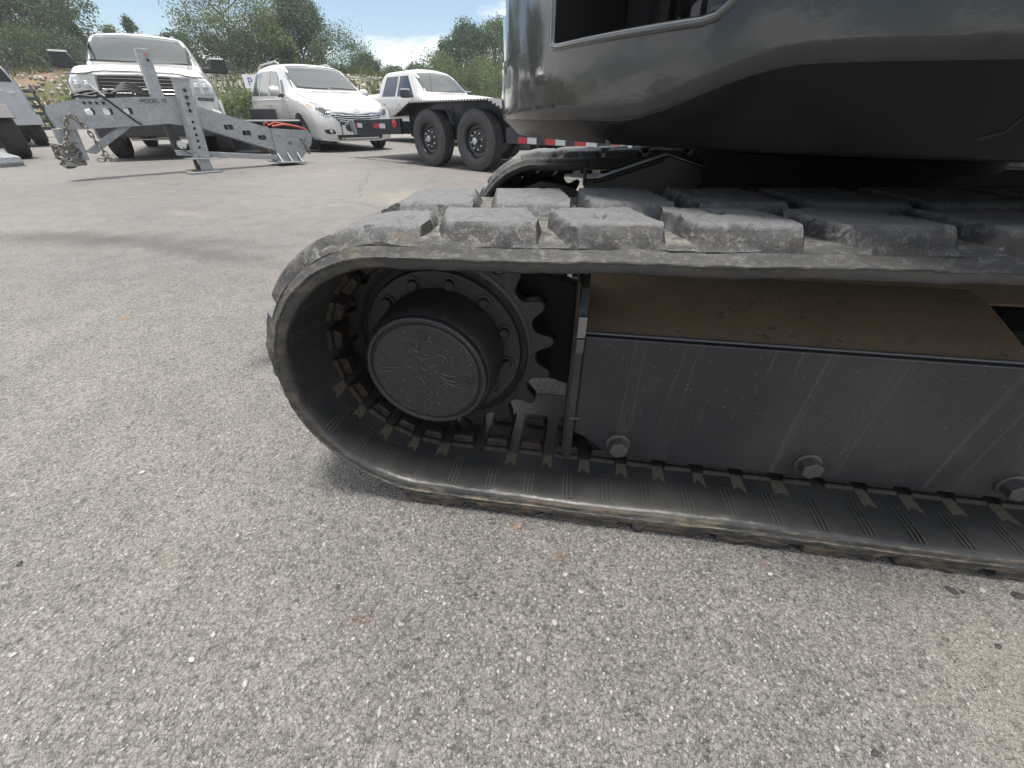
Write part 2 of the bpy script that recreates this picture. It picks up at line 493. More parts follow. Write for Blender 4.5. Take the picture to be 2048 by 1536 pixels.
L(t, ramp(t, oi.outputs['Fac'], [(0.0, (0.15, 0.145, 0.135)), (0.7, (0.36, 0.34, 0.30)), (1.0, (0.50, 0.43, 0.34))]), b.inputs['Base Color'])
mat('dead_leaf', (0.20, 0.115, 0.05), 0.8)
mat('dark_chip', (0.03, 0.028, 0.027), 0.7)
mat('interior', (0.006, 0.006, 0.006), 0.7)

# ------------------------------------------------------------------ mesh helpers


class MB:
    def __init__(self):
        self.v = []
        self.f = []

    def add(self, vs, fs):
        o = len(self.v)
        self.v += [tuple(p) for p in vs]
        self.f += [tuple(i + o for i in f) for f in fs]
        return self

    def box(self, c, d, rot=None):
        x, y, z = d[0] / 2, d[1] / 2, d[2] / 2
        vs = [Vector(p) for p in ((-x, -y, -z), (x, -y, -z), (x, y, -z), (-x, y, -z), (-x, -y, z), (x, -y, z), (x, y, z), (-x, y, z))]
        if rot is not None:
            vs = [rot @ p for p in vs]
        c = Vector(c)
        return self.add([p + c for p in vs], [(0, 3, 2, 1), (4, 5, 6, 7), (0, 1, 5, 4), (1, 2, 6, 5), (2, 3, 7, 6), (3, 0, 4, 7)])

    def prism(self, poly, a0, a1, fn):
        """poly: 2-D outline, fn(u, v, a) -> 3-D point"""
        n = len(poly)
        vs = [fn(u, v, a0) for u, v in poly] + [fn(u, v, a1) for u, v in poly]
        fs = [tuple(range(n))[::-1], tuple(range(n, 2 * n))] + [(i, (i + 1) % n, n + (i + 1) % n, n + i) for i in range(n)]
        return self.add(vs, fs)

    def lathe(self, prof, n, fn, closed=False, cap=True):
        """prof: (radius, axial) pairs; fn(x, y, axial) -> 3-D point"""
        vs, fs = [], []
        k = len(prof)
        for i in range(n):
            a = 2 * math.pi * i / n
            for r, ax in prof:
                vs.append(fn(r * math.cos(a), r * math.sin(a), ax))
        for i in range(n):
            j = (i + 1) % n
            for q in range(k - 1 + (1 if closed else 0)):
                q2 = (q + 1) % k
                fs.append((i * k + q, j * k + q, j * k + q2, i * k + q2))
        if cap and not closed:
            fs.append(tuple(i * k for i in range(n))[::-1])
            fs.append(tuple(i * k + k - 1 for i in range(n)))
        return self.add(vs, fs)

    def tube(self, pts, r, n=8, closed=False):
        pts = [Vector(p) for p in pts]
        rs = r if isinstance(r, (list, tuple)) else [r] * len(pts)
        vs, fs = [], []
        K = len(pts)
        ref = None
        for i, p in enumerate(pts):
            a = pts[(i - 1) % K] if (closed or i > 0) else p
            c = pts[(i + 1) % K] if (closed or i < K - 1) else p
            d = (c - a).normalized()
            if ref is None:
                ref = Vector((0, 0, 1)) if abs(d.z) < 0.9 else Vector((1, 0, 0))
            x = d.cross(ref).normalized()
            y = x.cross(d).normalized()
            ref = y
            for q in range(n):
                an = 2 * math.pi * q / n
                vs.append(p + (x * math.cos(an) + y * math.sin(an)) * rs[i])
        for i in range(K if closed else K - 1):
            j = (i + 1) % K
            for q in range(n):
                fs.append((i * n + q, i * n + (q + 1) % n, j * n + (q + 1) % n, j * n + q))
        if not closed:
            fs.append(tuple(range(n))[::-1])
            fs.append(tuple((K - 1) * n + q for q in range(n)))
        return self.add(vs, fs)

    def mesh(self, name, smooth=None):
        me = bpy.data.meshes.new(name)
        me.from_pydata(self.v, [], self.f)
        me.validate(clean_customdata=False)
        bm = bmesh.new()
        bm.from_mesh(me)
        bmesh.ops.recalc_face_normals(bm, faces=bm.faces)
        bm.to_mesh(me)
        bm.free()
        if smooth:
            me.shade_smooth()
            me.set_sharp_from_angle(angle=R(smooth))
        return me

    def build(self, name, material, parent=None, smooth=None, bevel=0.0, **tags):
        return put(name, self.mesh(name, smooth), material, parent, bevel, **tags)


def put(name, me, material=None, parent=None, bevel=0.0, segs=2, **tags):
    o = bpy.data.objects.new(name, me)
    COL.objects.link(o)
    if material and not me.materials:
        me.materials.append(MATS[material])
    if parent is not None:
        o.parent = parent
    if bevel:
        bv = o.modifiers.new('bevel', 'BEVEL')
        bv.width = bevel
        bv.segments = segs
        bv.limit_method = 'ANGLE'
        bv.angle_limit = R(35)
        bv.harden_normals = False
    for k, vl in tags.items():
        o[k] = vl
    return o


def empty(name, loc=(0, 0, 0), rz=0.0, parent=None, **tags):
    o = bpy.data.objects.new(name, None)
    COL.objects.link(o)
    o.location = loc
    o.rotation_euler = (0, 0, rz)
    o.empty_display_size = 0.1
    if parent is not None:
        o.parent = parent
    for k, vl in tags.items():
        o[k] = vl
    return o


def attr(me, name, vals):
    a = me.attributes.new(name, 'FLOAT', 'POINT')
    a.data.foreach_set('value', vals)


def hexa(r, n=6, rot=0.0):
    return [(r * math.cos(2 * math.pi * i / n + rot), r * math.sin(2 * math.pi * i / n + rot)) for i in range(n)]


# ------------------------------------------------------------------ ground
MB().add([(-300, -60, 0), (300, -60, 0), (300, 400, 0), (-300, 400, 0)], [(0, 1, 2, 3)]).build('ground', 'asphalt', kind='structure')

# stones that stand proud of the asphalt near the camera, and loose grit
rnd = random.Random(4)
mb = MB(); tint = []
ico = [(0, 0, 1), (0.89, 0, 0.45), (0.28, 0.85, 0.45), (-0.72, 0.53, 0.45), (-0.72, -0.53, 0.45), (0.28, -0.85, 0.45)]
icf = [(0, 1, 2), (0, 2, 3), (0, 3, 4), (0, 4, 5), (0, 5, 1)]
icb = [(0.89, 0, -0.3), (0.28, 0.85, -0.3), (-0.72, 0.53, -0.3), (-0.72, -0.53, -0.3), (0.28, -0.85, -0.3)]
for i in range(30000):
    u = rnd.random()
    y = 0.05 + 2.4 * u ** 1.6
    hw = 1.35 * y + 0.5
    x = rnd.uniform(-hw - 0.3, hw)
    q = (x + 0.018) * 0.153 + (y - 0.549) * 0.988
    if -0.015 < q < 0.42 and x > -0.35:
        continue
    r = rnd.choice((0.0012, 0.0015, 0.0018, 0.0024)) * rnd.uniform(0.8, 1.3) * (1 + 0.3 * y)
    if rnd.random() < 0.02:
        r *= 1.9
    a = rnd.uniform(0, 6.28)
    ca, sa = math.cos(a), math.sin(a)
    sx, sy, sz = r * rnd.uniform(0.8, 1.5), r * rnd.uniform(0.7, 1.1), r * rnd.uniform(0.25, 0.6)
    vs = []
    for p in ico + icb:
        k = rnd.uniform(0.8, 1.15)
        px, py = p[0] * sx * k, p[1] * sy * k
        vs.append((x + px * ca - py * sa, y + px * sa + py * ca, p[2] * sz))
    fs = list(icf) + [(1 + j, 6 + j, 6 + (j + 1) % 5, 1 + (j + 1) % 5) for j in range(5)]
    mb.add(vs, fs)
    tv = min(0.84, max(0.1, rnd.gauss(0.50, 0.17)))
    if rnd.random() < 0.012:
        tv = 0.86
    tint += [tv] * 11
me = mb.mesh('grit')
attr(me, 'tint', tint)
put('loose_grit', me, 'stone', kind='stuff', label='fine pale and dark grit set in the asphalt near the camera', category='grit')

# a few single stones and scraps that can be told apart
rnd = random.Random(9)


def pebble(name, x, y, r, flat, material, label, cat, tv=0.9):
    mb = MB()
    bm = bmesh.new()
    bmesh.ops.create_icosphere(bm, subdivisions=2, radius=1)
    off = Vector((x * 7, y * 9, r * 50))
    for q in bm.verts:
        q.co *= 1 + 0.35 * noise.noise(q.co * 1.3 + off)
        q.co = Vector((q.co.x * r * 1.25, q.co.y * r * 0.85, q.co.z * r * flat))
    me = bpy.data.meshes.new(name)
    bm.to_mesh(me); bm.free()
    attr(me, 'tint', [tv] * len(me.vertices))
    o = put(name, me, material, label=label, category=cat)
    zmin = min(q.co.z for q in me.vertices)
    o.location = (x, y, -zmin - r * 0.12)
    o.rotation_euler = (0, 0, rnd.uniform(0, 6))


def gp(px, py):
    X = (px - 1024) / 769; Y = -(py - 768) / 769
    th = R(35)
    d = Vector((X, math.cos(th) + Y * math.sin(th), -math.sin(th) + Y * math.cos(th)))
    k = -0.75 / d.z
    return d.x * k, d.y * k


for px, py, r, tv, lab in ((385, 1320, 0.0065, 1.0, 'largest loose pale stone lying low left on the asphalt'),
                           (428, 1270, 0.006, 0.9, 'pale flat stone just above the largest loose stone at lower left'),
                           (28, 1310, 0.0055, 1.0, 'small white stone near the left edge low down'),
                           (492, 1368, 0.0065, 0.95, 'whitish stone right of the largest loose stone at lower left'),
                           (286, 946, 0.008, 1.0, 'white chip lying left of the track on the open asphalt'),
                           (1539, 1149, 0.006, 1.0, 'white chip on the asphalt close below the track')):
    x, y = gp(px, py)
    pebble('pebble', x, y, r * 0.75, 0.55, 'stone', lab, 'stone', tv * 0.88)
for px, py, r, lab in ((1903, 1181, 0.008, 'dark curled scrap lying below the track at the right'),
                       (1926, 1184, 0.004, 'tiny brown crumb beside the dark curled scrap'),
                       (2036, 1192, 0.009, 'dark scrap at the right edge below the track'),
                       (1996, 1293, 0.005, 'small dark chip on the sandy asphalt at the right edge'),
                       (1750, 1507, 0.005, 'dark chip at the bottom of the picture right of centre'),
                       (40, 1128, 0.006, 'small dark stone near the left edge below the middle')):
    x, y = gp(px, py)
    pebble('dark_scrap', x, y, r, 0.28, 'dark_chip', lab, 'debris')
for px, py, r, lab in ((1030, 1054, 0.006, 'small tan leaf scrap beside the rear bend of the track'),
                       (250, 637, 0.012, 'reddish leaf scrap on the open asphalt at left')):
    x, y = gp(px, py)
    pebble('leaf_scrap', x, y, r, 0.15, 'dead_leaf', lab, 'leaf')

# ------------------------------------------------------------------ excavator
ANG = R(-8.8)
exc = empty('excavator', (-0.018, 0.549, 0), ANG, label='large black tracked excavator with rubber tracks filling the right side', category='excavator')
# local frame of the machine: x along the track, y inwards from its near edge, z up
SCX, SCZ, R0 = -0.17, 0.312, 0.277
IDX = 2.05


def make_path():
    pts = []
    slope = 0.024
    top_end = 1.0
    a0 = math.pi / 2 + slope * 0.6
    # bottom strand from idler to sprocket (right to left), then up round the sprocket, then the top strand
    x = IDX
    while x > SCX:
        pts.append((x, SCZ - R0)); x -= 0.01
    k = 64
    for i in range(k + 1):
        a = -math.pi / 2 - (2 * math.pi - math.pi) * i / k
        pts.append((SCX + R0 * math.cos(a), SCZ + R0 * math.sin(a)))
    x = SCX + 0.01
    while x < IDX:
        u = (x - SCX) / (IDX - SCX)
        pts.append((x, SCZ + R0 - 0.0015 + (0.024 * (x - SCX) if x < 0.95 else 0.0269 * max(0.0, 1 - ((x - 0.95) / (IDX - 0.95)) ** 2)))); x += 0.01
    for i in range(1, k):
        a = math.pi / 2 - math.pi * i / k
        pts.append((IDX + R0 * math.cos(a), SCZ + R0 * math.sin(a)))
    return pts


PATH = make_path()
CUM = [0.0]
for i in range(1, len(PATH) + 1):
    p, q = PATH[i - 1], PATH[i % len(PATH)]
    CUM.append(CUM[-1] + math.hypot(q[0] - p[0], q[1] - p[1]))
LTOT = CUM[-1]
# arc length where the bottom strand meets the sprocket arc and where the arc ends
import bisect


def path_at(l):
    l %= LTOT
    i = min(len(PATH) - 1, bisect.bisect_right(CUM, l) - 1)
    f = (l - CUM[i]) / max(1e-9, CUM[i + 1] - CUM[i])
    n = len(PATH)
    p, q = PATH[i], PATH[(i + 1) % n]
    pa, pb = PATH[(i - 1) % n], PATH[(i + 2) % n]
    t0 = Vector((q[0] - pa[0], q[1] - pa[1])); t1 = Vector((pb[0] - p[0], pb[1] - p[1]))
    tg = (t0.normalized() * (1 - f) + t1.normalized() * f).normalized()
    # travelling bottom right-to-left then up: the outward side is to the left of the tangent
    nm = Vector((tg.y * -1, tg.x))
    return Vector((p[0] + (q[0] - p[0]) * f, p[1] + (q[1] - p[1]) * f)), tg, nm


_p, _t, _n = path_at(0.5)
OUT = 1.0 if _n.y < 0 else -1.0


def belt(l, t, n):
    p, tg, nm = path_at(l)
    q = p + nm * (n * OUT)
    return Vector((q.x, t, q.y))


L_ARC0 = IDX - SCX
L_ARC1 = L_ARC0 + math.pi * R0
PITCH = LTOT / round(LTOT / 0.0855)
NP = round(LTOT / PITCH)
WID = 0.40


def clay_of(p):
    return 1.0 if p.z < 0.085 else (0.4 if p.x < -0.12 else 0.12)


def make_track(tx, ty, mirror, near):
    """one rubber track as a part with lugs, guide teeth and moulded marks as its pieces"""
    half = [(0.0, -0.014), (-0.0030, -0.0125), (-0.0030, -0.0100), (0.0005, -0.0085), (0.005, -0.0035), (0.011, 0.0025), (0.017, 0.0080), (0.024, 0.0120), (0.034, 0.0130), (0.05, 0.0125), (0.08, 0.0125)]
    inner = [(0.12, -0.036), (0.088, -0.036), (0.068, -0.0355), (0.045, -0.0347), (0.026, -0.0336), (0.012, -0.0320), (0.005, -0.0297), (0.0015, -0.0262), (0.0, -0.0205)]
    cross = half + [(0.2, 0.0125)] + [(0.4 - a, c) for a, c in half[::-1]] + [(0.4 - a, c) for a, c in inner[::-1]] + [(0.2, -0.036)] + inner
    K = len(cross)
    steps = int(LTOT / 0.010)
    vs, cl, ou = [], [], []
    for i in range(steps):
        l = LTOT * i / steps
        for (t, n) in cross:
            e = 1.0 if (t < 0.03 or t > 0.37) else 0.25
            wv = 0.0030 * e * noise.noise(Vector((l * 6, t * 3, 1.3))) + 0.0018 * e * noise.noise(Vector((l * 31, t * 40, 5.3)))
            tt = t + e * (0.0030 * noise.noise(Vector((l * 9, 2.1, n * 20))) + 0.0016 * noise.noise(Vector((l * 45, 7.1, n * 90))))
            p = belt(l, tt, n + wv)
            vs.append((p.x + tx, (WID - p.y if mirror else p.y) + ty, p.z))
            cl.append((1.0 if t < 0.02 and -0.028 < n < 0.013 else 0.0) * clay_of(p))
            ou.append(1.0 if n > 0.0005 and 0.020 < t < 0.380 else 0.0)
    fs = []
    for i in range(steps):
        j = (i + 1) % steps
        for q in range(K):
            q2 = (q + 1) % K
            fs.append((i * K + q, j * K + q, j * K + q2, i * K + q2))
    me = MB().add(vs, fs).mesh('belt', 60)
    attr(me, 'clay', cl)
    attr(me, 'outer', ou)
    attr(me, 'edge', [1.0 if (c[1] > -0.0155) else 0.0 for _ in range(steps) for c in cross])
    tr = put('rubber_track', me, 'belt_rubber', exc)
    tr['label'] = 'near rubber track with worn dusty lugs' if near else 'far rubber track behind the house'

    def local_mesh(name, l, pts, faces, mat_, smooth=50, mark=None):
        """pieces given in belt coordinates are bent along the belt at l"""
        out = []
        for (dl, t, n) in pts:
            p = belt(l + dl, t, n)
            out.append((p.x + tx, (WID - p.y if mirror else p.y) + ty, p.z))
        me = MB().add(out, faces).mesh(name, smooth)
        if mat_ == 'track_rubber':
            attr(me, 'clay', [clay_of(Vector(q)) * (0.9 if pt[1] < 0.03 else 0.15) for q, pt in zip(out, pts)])
        return put(name, me, mat_, tr)

    # ---- lugs: two staggered rows of worn blocks
    LP = PITCH * 2
    nl = NP // 2
    l_of_top = lambda s: L_ARC1 + (s - SCX)
    near_phase = l_of_top(-0.03)
    far_phase = l_of_top(0.012)
    for row, (ph, ta, tb, tta, ttb) in enumerate(((near_phase, 0.011, 0.168, 0.032, 0.142), (far_phase, 0.156, 0.389, 0.186, 0.345))):
        for k in range(nl):
            l = (ph + k * LP) % LTOT
            rr = random.Random(k * 13 + row * 997 + (0 if near else 5000))
            lo, hi = -0.0855, 0.0855
            G, H = 27, 21
            skew = (0.026 if row == 0 else -0.02) if row == 0 else 0.022
            pts, faces = [], []
            pl_, _, _ = path_at(l)
            bend = 1.0 if pl_.x < SCX + 0.01 else 0.0
            tl = 0.0665 + rr.uniform(-0.004, 0.003) + 0.006 * bend
            hgt = 0.0295 - 0.006 * bend
            low = row == 0 and pl_.y < 0.06
            ta_, tta_ = (-0.0015, 0.004) if low else (ta, tta)
            fln = 0.0055 if low else 0.020
            off = rr.uniform(-0.004, 0.004)
            for i in range(G):
                u = -1 + 2 * i / (G - 1)
                for j in range(H):
                    vv = j / (H - 1)
                    t = ta_ + (tb - ta_) * (vv ** 1.6 if low else vv)
                    # superellipse block with sloping flanks
                    dl = u * hi
                    sk = skew * (0.5 - vv) * 2
                    e_l = abs(dl - off + sk) - tl
                    e_t = max(tta_ - t, t - ttb)
                    fl_l = e_l / 0.021
                    fl_t = e_t / (fln if t < 0.1 else 0.026)
                    d = max(0.0, max(fl_l, fl_t)) if min(fl_l, fl_t) < 0 else math.hypot(max(0, fl_l), max(0, fl_t))
                    h = 1 - min(1.0, d)
                    h = h * h * (3 - 2 * h) * 0.7 + h * 0.3
                    n = 0.004 + hgt * h
                    q = Vector((l * 3 + dl, t, row * 3.1))
                    flank = 1.0 if 0 < d < 1.15 else 0.0
                    worn = noise.noise(q * 17) * 0.5 + noise.noise(q * 42 + Vector((9, 1, 0))) * 0.35 + noise.noise(q * 95) * 0.25
                    n += worn * (0.0048 * flank + 0.0012)
                    nick = noise.noise(q * 31 + Vector((0, 5, 2)))
                    if nick > 0.42 and h > 0.3:
                        n -= 0.010 * (nick - 0.42) / 0.3
                    t2 = t + 0.0055 * noise.noise(q * 33 + Vector((3, 0, 0))) * (1 if 0 < d < 1 else 0.25)
                    if vv == 0 or vv == 1 or i == 0 or i == G - 1:
                        n = min(n, 0.0045)
                    pts.append((-dl, t2, n))
            for i in range(G - 1):
                for j in range(H - 1):
                    faces.append((i * H + j, (i + 1) * H + j, (i + 1) * H + j + 1, i * H + j + 1))
            b0 = len(pts)
            ringi = [i * H for i in range(G)] + [(G - 1) * H + j for j in range(1, H)] + [i * H + H - 1 for i in range(G - 2, -1, -1)] + [j for j in range(H - 2, 0, -1)]
            for q in ringi:
                a = pts[q]
                pts.append((a[0], a[1], -0.010))
            for q in range(len(ringi)):
                q2 = (q + 1) % len(ringi)
                faces.append((ringi[q], ringi[q2], b0 + q2, b0 + q))
            if not near and row == 1 and False:
                continue
            local_mesh('tread_lug', l, pts, faces, 'track_rubber', 40)
    # ---- guide teeth (iron cores) and moulded marks on the inner side
    ph0 = (L_ARC1 + (0.307 - SCX)) if False else None
    l0 = L_ARC0 - (0.307 - SCX)            # a mark on the bottom strand at s = 0.307
    for k in range(NP):
        l = (l0 + k * PITCH) % LTOT
        p, _, _ = path_at(l)
        if p.x > 1.6:
            continue
        # iron guide pair half way between marks
        lg = l + 0.006
        for (a, bq) in ((0.138, 0.172), (0.228, 0.262)):
            P, Fc = [], []
            for (dl, t, n) in ((-0.030, a, -0.032), (0.030, a, -0.032), (0.030, bq, -0.032), (-0.030, bq, -0.032),
                               (-0.024, a + 0.006, -0.060), (0.024, a + 0.006, -0.060), (0.024, bq - 0.006, -0.060), (-0.024, bq - 0.006, -0.060)):
                P.append((dl, t, n))
            Fc = [(0, 3, 2, 1), (4, 5, 6, 7), (0, 1, 5, 4), (1, 2, 6, 5), (2, 3, 7, 6), (3, 0, 4, 7)]
            g = local_mesh('guide_tooth', lg, P, Fc, 'worn_iron', None)
            bv = g.modifiers.new('bevel', 'BEVEL'); bv.width = 0.004; bv.segments = 2
        # raised rubber bar carrying the iron, with a bright worn outer edge
        P = [(-0.031, 0.126, -0.034), (0.031, 0.126, -0.034), (0.032, 0.282, -0.034), (-0.032, 0.282, -0.034),
             (-0.029, 0.132, -0.044), (0.029, 0.132, -0.044), (0.030, 0.270, -0.044), (-0.030, 0.270, -0.044)]
        Fc = [(0, 3, 2, 1), (4, 5, 6, 7), (0, 1, 5, 4), (1, 2, 6, 5), (2, 3, 7, 6), (3, 0, 4, 7)]
        g = local_mesh('iron_bar', lg, P, Fc, 'worn_iron', None)
        bv = g.modifiers.new('bevel', 'BEVEL'); bv.width = 0.003; bv.segments = 2
        if near or True:
            # swallow-tailed sand lodged in the hollow beside each bar
            if p.y < 0.25 and k % 9 != 4:
                rr = random.Random(k)
                e1, e2 = 0.088 + rr.uniform(-0.005, 0.006), 0.084 + rr.uniform(-0.005, 0.006)
                wa, wb_ = rr.uniform(0.010, 0.015), rr.uniform(0.010, 0.015)
                e3 = rr.uniform(0.006, 0.016); tb_ = rr.uniform(0.126, 0.136)
                P = [(-wa, tb_, -0.035), (wb_, tb_, -0.035), (wb_ + 0.003, e1, -0.035), (0.002, max(e1, e2) + e3, -0.035), (-wa - 0.001, e2, -0.035),
                     (-wa + 0.001, tb_, -0.0380), (wb_ - 0.001, tb_, -0.0380), (wb_ + 0.002, e1 + 0.001, -0.0363), (0.002, max(e1, e2) + e3 + 0.001, -0.0366), (-wa, e2 + 0.001, -0.0363)]
                Fc = [(0, 1, 2, 3, 4), (5, 9, 8, 7, 6), (0, 5, 6, 1), (1, 6, 7, 2), (2, 7, 8, 3), (3, 8, 9, 4), (4, 9, 5, 0)]
                local_mesh('lodged_sand', lg + PITCH * 0.5, P, Fc, 'dry_sand', None)
            # three moulded ridges tied by cross bars
            mbp, mbf = [], []

            def ridge(dl0, dl1, tpts):
                o = len(mbp)
                for (t, n) in tpts:
                    mbp.extend([(dl0, t, n + 0.002), (dl0, t, n - 0.0019), (dl1, t, n - 0.0019), (dl1, t, n + 0.002)])
                for i in range(len(tpts) - 1):
                    for q in range(4):
                        q2 = (q + 1) % 4
                        mbf.append((o + i * 4 + q, o + (i + 1) * 4 + q, o + (i + 1) * 4 + q2, o + i * 4 + q2))
                mbf.append((o, o + 1, o + 2, o + 3)); e = o + (len(tpts) - 1) * 4
                mbf.append((e + 3, e + 2, e + 1, e))
            line = [(0.094, -0.036), (0.088, -0.036), (0.068, -0.0355), (0.045, -0.0347), (0.026, -0.0336), (0.014, -0.0322)]
            for dc in (-0.0088, 0.0, 0.0088):
                ridge(dc - 0.0014, dc + 0.0014, line)
            for (t, n) in ((0.093, -0.0360), (0.050, -0.0348)):
                ridge(-0.0085, 0.0085, [(t - 0.001, n), (t + 0.001, n)])
            if p.y < 0.5:
              local_mesh('moulded_mark', l, mbp, mbf, 'mark_rubber', None)
    return tr


near_track = make_track(0, 0, False, True)
far_track = make_track(0.097, 1.30, True, False)


def axial(cx, cz):
    return lambda x, y, a: Vector((cx + x, a, cz + y))


# ---- final drive of the near track
ax = axial(SCX - 0.003, SCZ)
spk = MB()
teeth = 18
prof = []
for i in range(teeth):
    a = R(7.0) + 2 * math.pi * i / teeth
    d = 2 * math.pi / teeth
    for f, r in ((-0.5, 0.214), (-0.36, 0.216), (-0.26, 0.224), (-0.19, 0.237), (-0.13, 0.250), (-0.06, 0.2555), (0.06, 0.2555), (0.13, 0.250), (0.19, 0.237), (0.26, 0.224), (0.36, 0.216)):
        prof.append((r * math.cos(a + f * d), r * math.sin(a + f * d)))
n = len(prof)
vs = [ax(u, v_, 0.208) for u, v_ in prof] + [ax(u, v_, 0.238) for u, v_ in prof] + [ax(u * 0.7, v_ * 0.7, 0.208) for u, v_ in prof] + [ax(u * 0.7, v_ * 0.7, 0.238) for u, v_ in prof]
fs = []
for i in range(n):
    j = (i + 1) % n
    fs += [(i, j, n + j, n + i), (2 * n + i, 2 * n + j, j, i), (n + i, n + j, 3 * n + j, 3 * n + i)]
spk.add(vs, fs)
sprocket = spk.build('sprocket', 'satin_black', exc, 35, 0.003)
sprocket['label'] = 'toothed drive sprocket of the near track'
fl = MB().lathe([(0.03, 0.238), (0.203, 0.238), (0.205, 0.212), (0.204, 0.206), (0.196, 0.204), (0.194, 0.208), (0.182, 0.208), (0.179, 0.202), (0.178, 0.199), (0.13, 0.199), (0.10, 0.199)], 96, ax)
flange = fl.build('drive_flange', 'satin_black', exc, 30)
for i in range(12):
    a = R(18.5 + 30 * i)
    bc = (SCX - 0.002 + 0.152 * math.cos(a), SCZ + 0.004 + 0.152 * math.sin(a))
    bx_ = axial(*bc)
    q = MB().lathe([(0.0165, 0.1985), (0.0165, 0.1955), (0.0115, 0.195), (0.0110, 0.187), (0.009, 0.1845), (0.002, 0.1845)], 18, bx_)
    q.build('flange_bolt', 'satin_black', flange, 30)
# little raised casting figures on the flange rim
mbx = MB()
for k, a in enumerate((12, 9.5, 7, 4.5)):
    for (da, dr, w_, h_) in ((0, 0.0, 0.0012, 0.006), (0.6, 0.003, 0.004, 0.0012), (0.6, -0.003, 0.004, 0.0012)):
        rr_ = 0.187 + dr
        c = ax(rr_ * math.cos(R(a + da)), rr_ * math.sin(R(a + da)), 0.2072)
        mbx.box(c, (h_, 0.003, w_))
mbx.build('cast_figures', 'satin_black', flange)
hub = MB().lathe([(0.142, 0.1992), (0.142, 0.18), (0.1405, 0.14), (0.136, 0.112), (0.131, 0.101), (0.129, 0.098), (0.05, 0.098)], 96, ax)
hubo = hub.build('drive_hub', 'satin_black', exc, 30)
ax2 = axial(-0.175, 0.3115)
cov = MB().lathe([(0.128, 0.102), (0.1285, 0.0925), (0.1265, 0.0865), (0.123, 0.0845), (0.119, 0.0850), (0.1165, 0.0885), (0.1155, 0.0905), (0.1135, 0.0905), (0.1125, 0.0878), (0.1100, 0.0858), (0.04, 0.0853), (0.004, 0.0853)], 96, ax2)
cover = cov.build('hub_cover', 'satin_black', exc, 30)
cover['label'] = 'round hub cover with embossed bird emblem and wet specks'
STROKES = [[(-0.0958, 0.0072), (-0.0721, 0.0126), (-0.0511, 0.0116)], [(-0.094, 0.0029), (-0.0717, 0.0006)], [(-0.0391, 0.0202), (-0.0303, 0.0181), (-0.0229, 0.0069)], [(-0.0203, 0.0407), (-0.0097, 0.0431), (-0.0017, 0.0368), (0.0051, 0.0402), (0.0152, 0.0397)], [(0.0152, 0.0397), (0.0342, 0.0513), (0.044, 0.0494), (0.0523, 0.0333), (0.0441, 0.0267)], [(-0.0068, 0.0189), (0.0012, 0.0108), (0.0066, 0.0128)], [(0.0052, 0.0215), (0.0182, 0.0228), (0.0277, 0.028)], [(0.0184, 0.014), (0.0266, 0.0074), (0.0279, -0.0045)], [(0.0317, 0.0064), (0.0441, 0.0017), (0.066, 0.0025)], [(0.0309, -0.0011), (0.0455, -0.0102), (0.0673, -0.0125)], [(0.034, -0.0084), (0.0473, -0.0177), (0.0663, -0.025)], [(0.0368, -0.0188), (0.0453, -0.0257)], [(-0.0131, -0.0072), (-0.0057, -0.0203), (0.0001, -0.0369)], [(-0.0257, 0.0709), (-0.0279, 0.0569), (-0.0194, 0.0465)], [(-0.0206, 0.0713), (-0.0215, 0.0575), (-0.0087, 0.0503)], [(-0.0155, 0.0717), (-0.0151, 0.0581), (-0.0044, 0.0534)], [(-0.0105, 0.0722), (-0.0074, 0.0587)], [(0.073, -0.0058), (0.0778, 0.0066), (0.0933, 0.0112), (0.0988, 0.019)], [(0.0075, 0.0764), (0.0194, 0.0827), (0.0232, 0.0936)], [(-0.0391, 0.0202), (-0.0321, 0.031), (-0.0203, 0.0407)]]
mbx = MB()
for st in STROKES:
    P = []
    for i in range(len(st) - 1):
        for k in range(4):
            f = k / 4
            P.append((st[i][0] * (1 - f) + st[i + 1][0] * f, st[i][1] * (1 - f) + st[i + 1][1] * f))
    P.append(st[-1])
    for _ in range(2):
        P = [P[0]] + [tuple((P[i - 1][q] + 2 * P[i][q] + P[i + 1][q]) / 4 for q in (0, 1)) for i in range(1, len(P) - 1)] + [P[-1]]
    K = len(P)
    mbx.tube([ax2(u, v_, 0.0853) for u, v_ in P], [0.0010 + 0.0016 * math.sin(math.pi * (i + 0.6) / (K + 0.2)) for i in range(K)], 8)
mbx.build('bird_emblem', 'emblem_black', cover, 60)
for (u, v_) in ((0.002, 0.090), (0.0921, -0.0075), (-0.088, -0.030)):
    sx = axial(-0.175 + u, 0.3115 + v_)
    if u < -0.05:
        continue
    MB().lathe([(0.0115, 0.0858), (0.0115, 0.0842), (0.0098, 0.0838), (0.0096, 0.0850), (0.0090, 0.0836), (0.0042, 0.0836), (0.0040, 0.0862), (0.001, 0.0862)], 28, sx).build('cover_screw', 'satin_black', cover, 25)

# ---- near track frame
fr = empty('track_frame', parent=exc)
fr['label'] = 'black steel track frame with sandy top plate'
sp = lambda u, v_, a: Vector((u, a, v_))
# outer side plate with cut corner
MB().prism([(0.139, 0.407), (1.95, 0.407), (1.95, 0.105), (0.30, 0.1045), (0.225, 0.106), (0.170, 0.150), (0.139, 0.165)], 0.12, 0.14, sp).build('side_plate', 'frame_black', fr, None, 0.003)
MB().prism([(0.139, 0.40), (1.95, 0.40), (1.95, 0.14), (0.139, 0.14)], 0.27, 0.288, sp).build('inner_plate', 'dull_black', fr, None, 0.002)
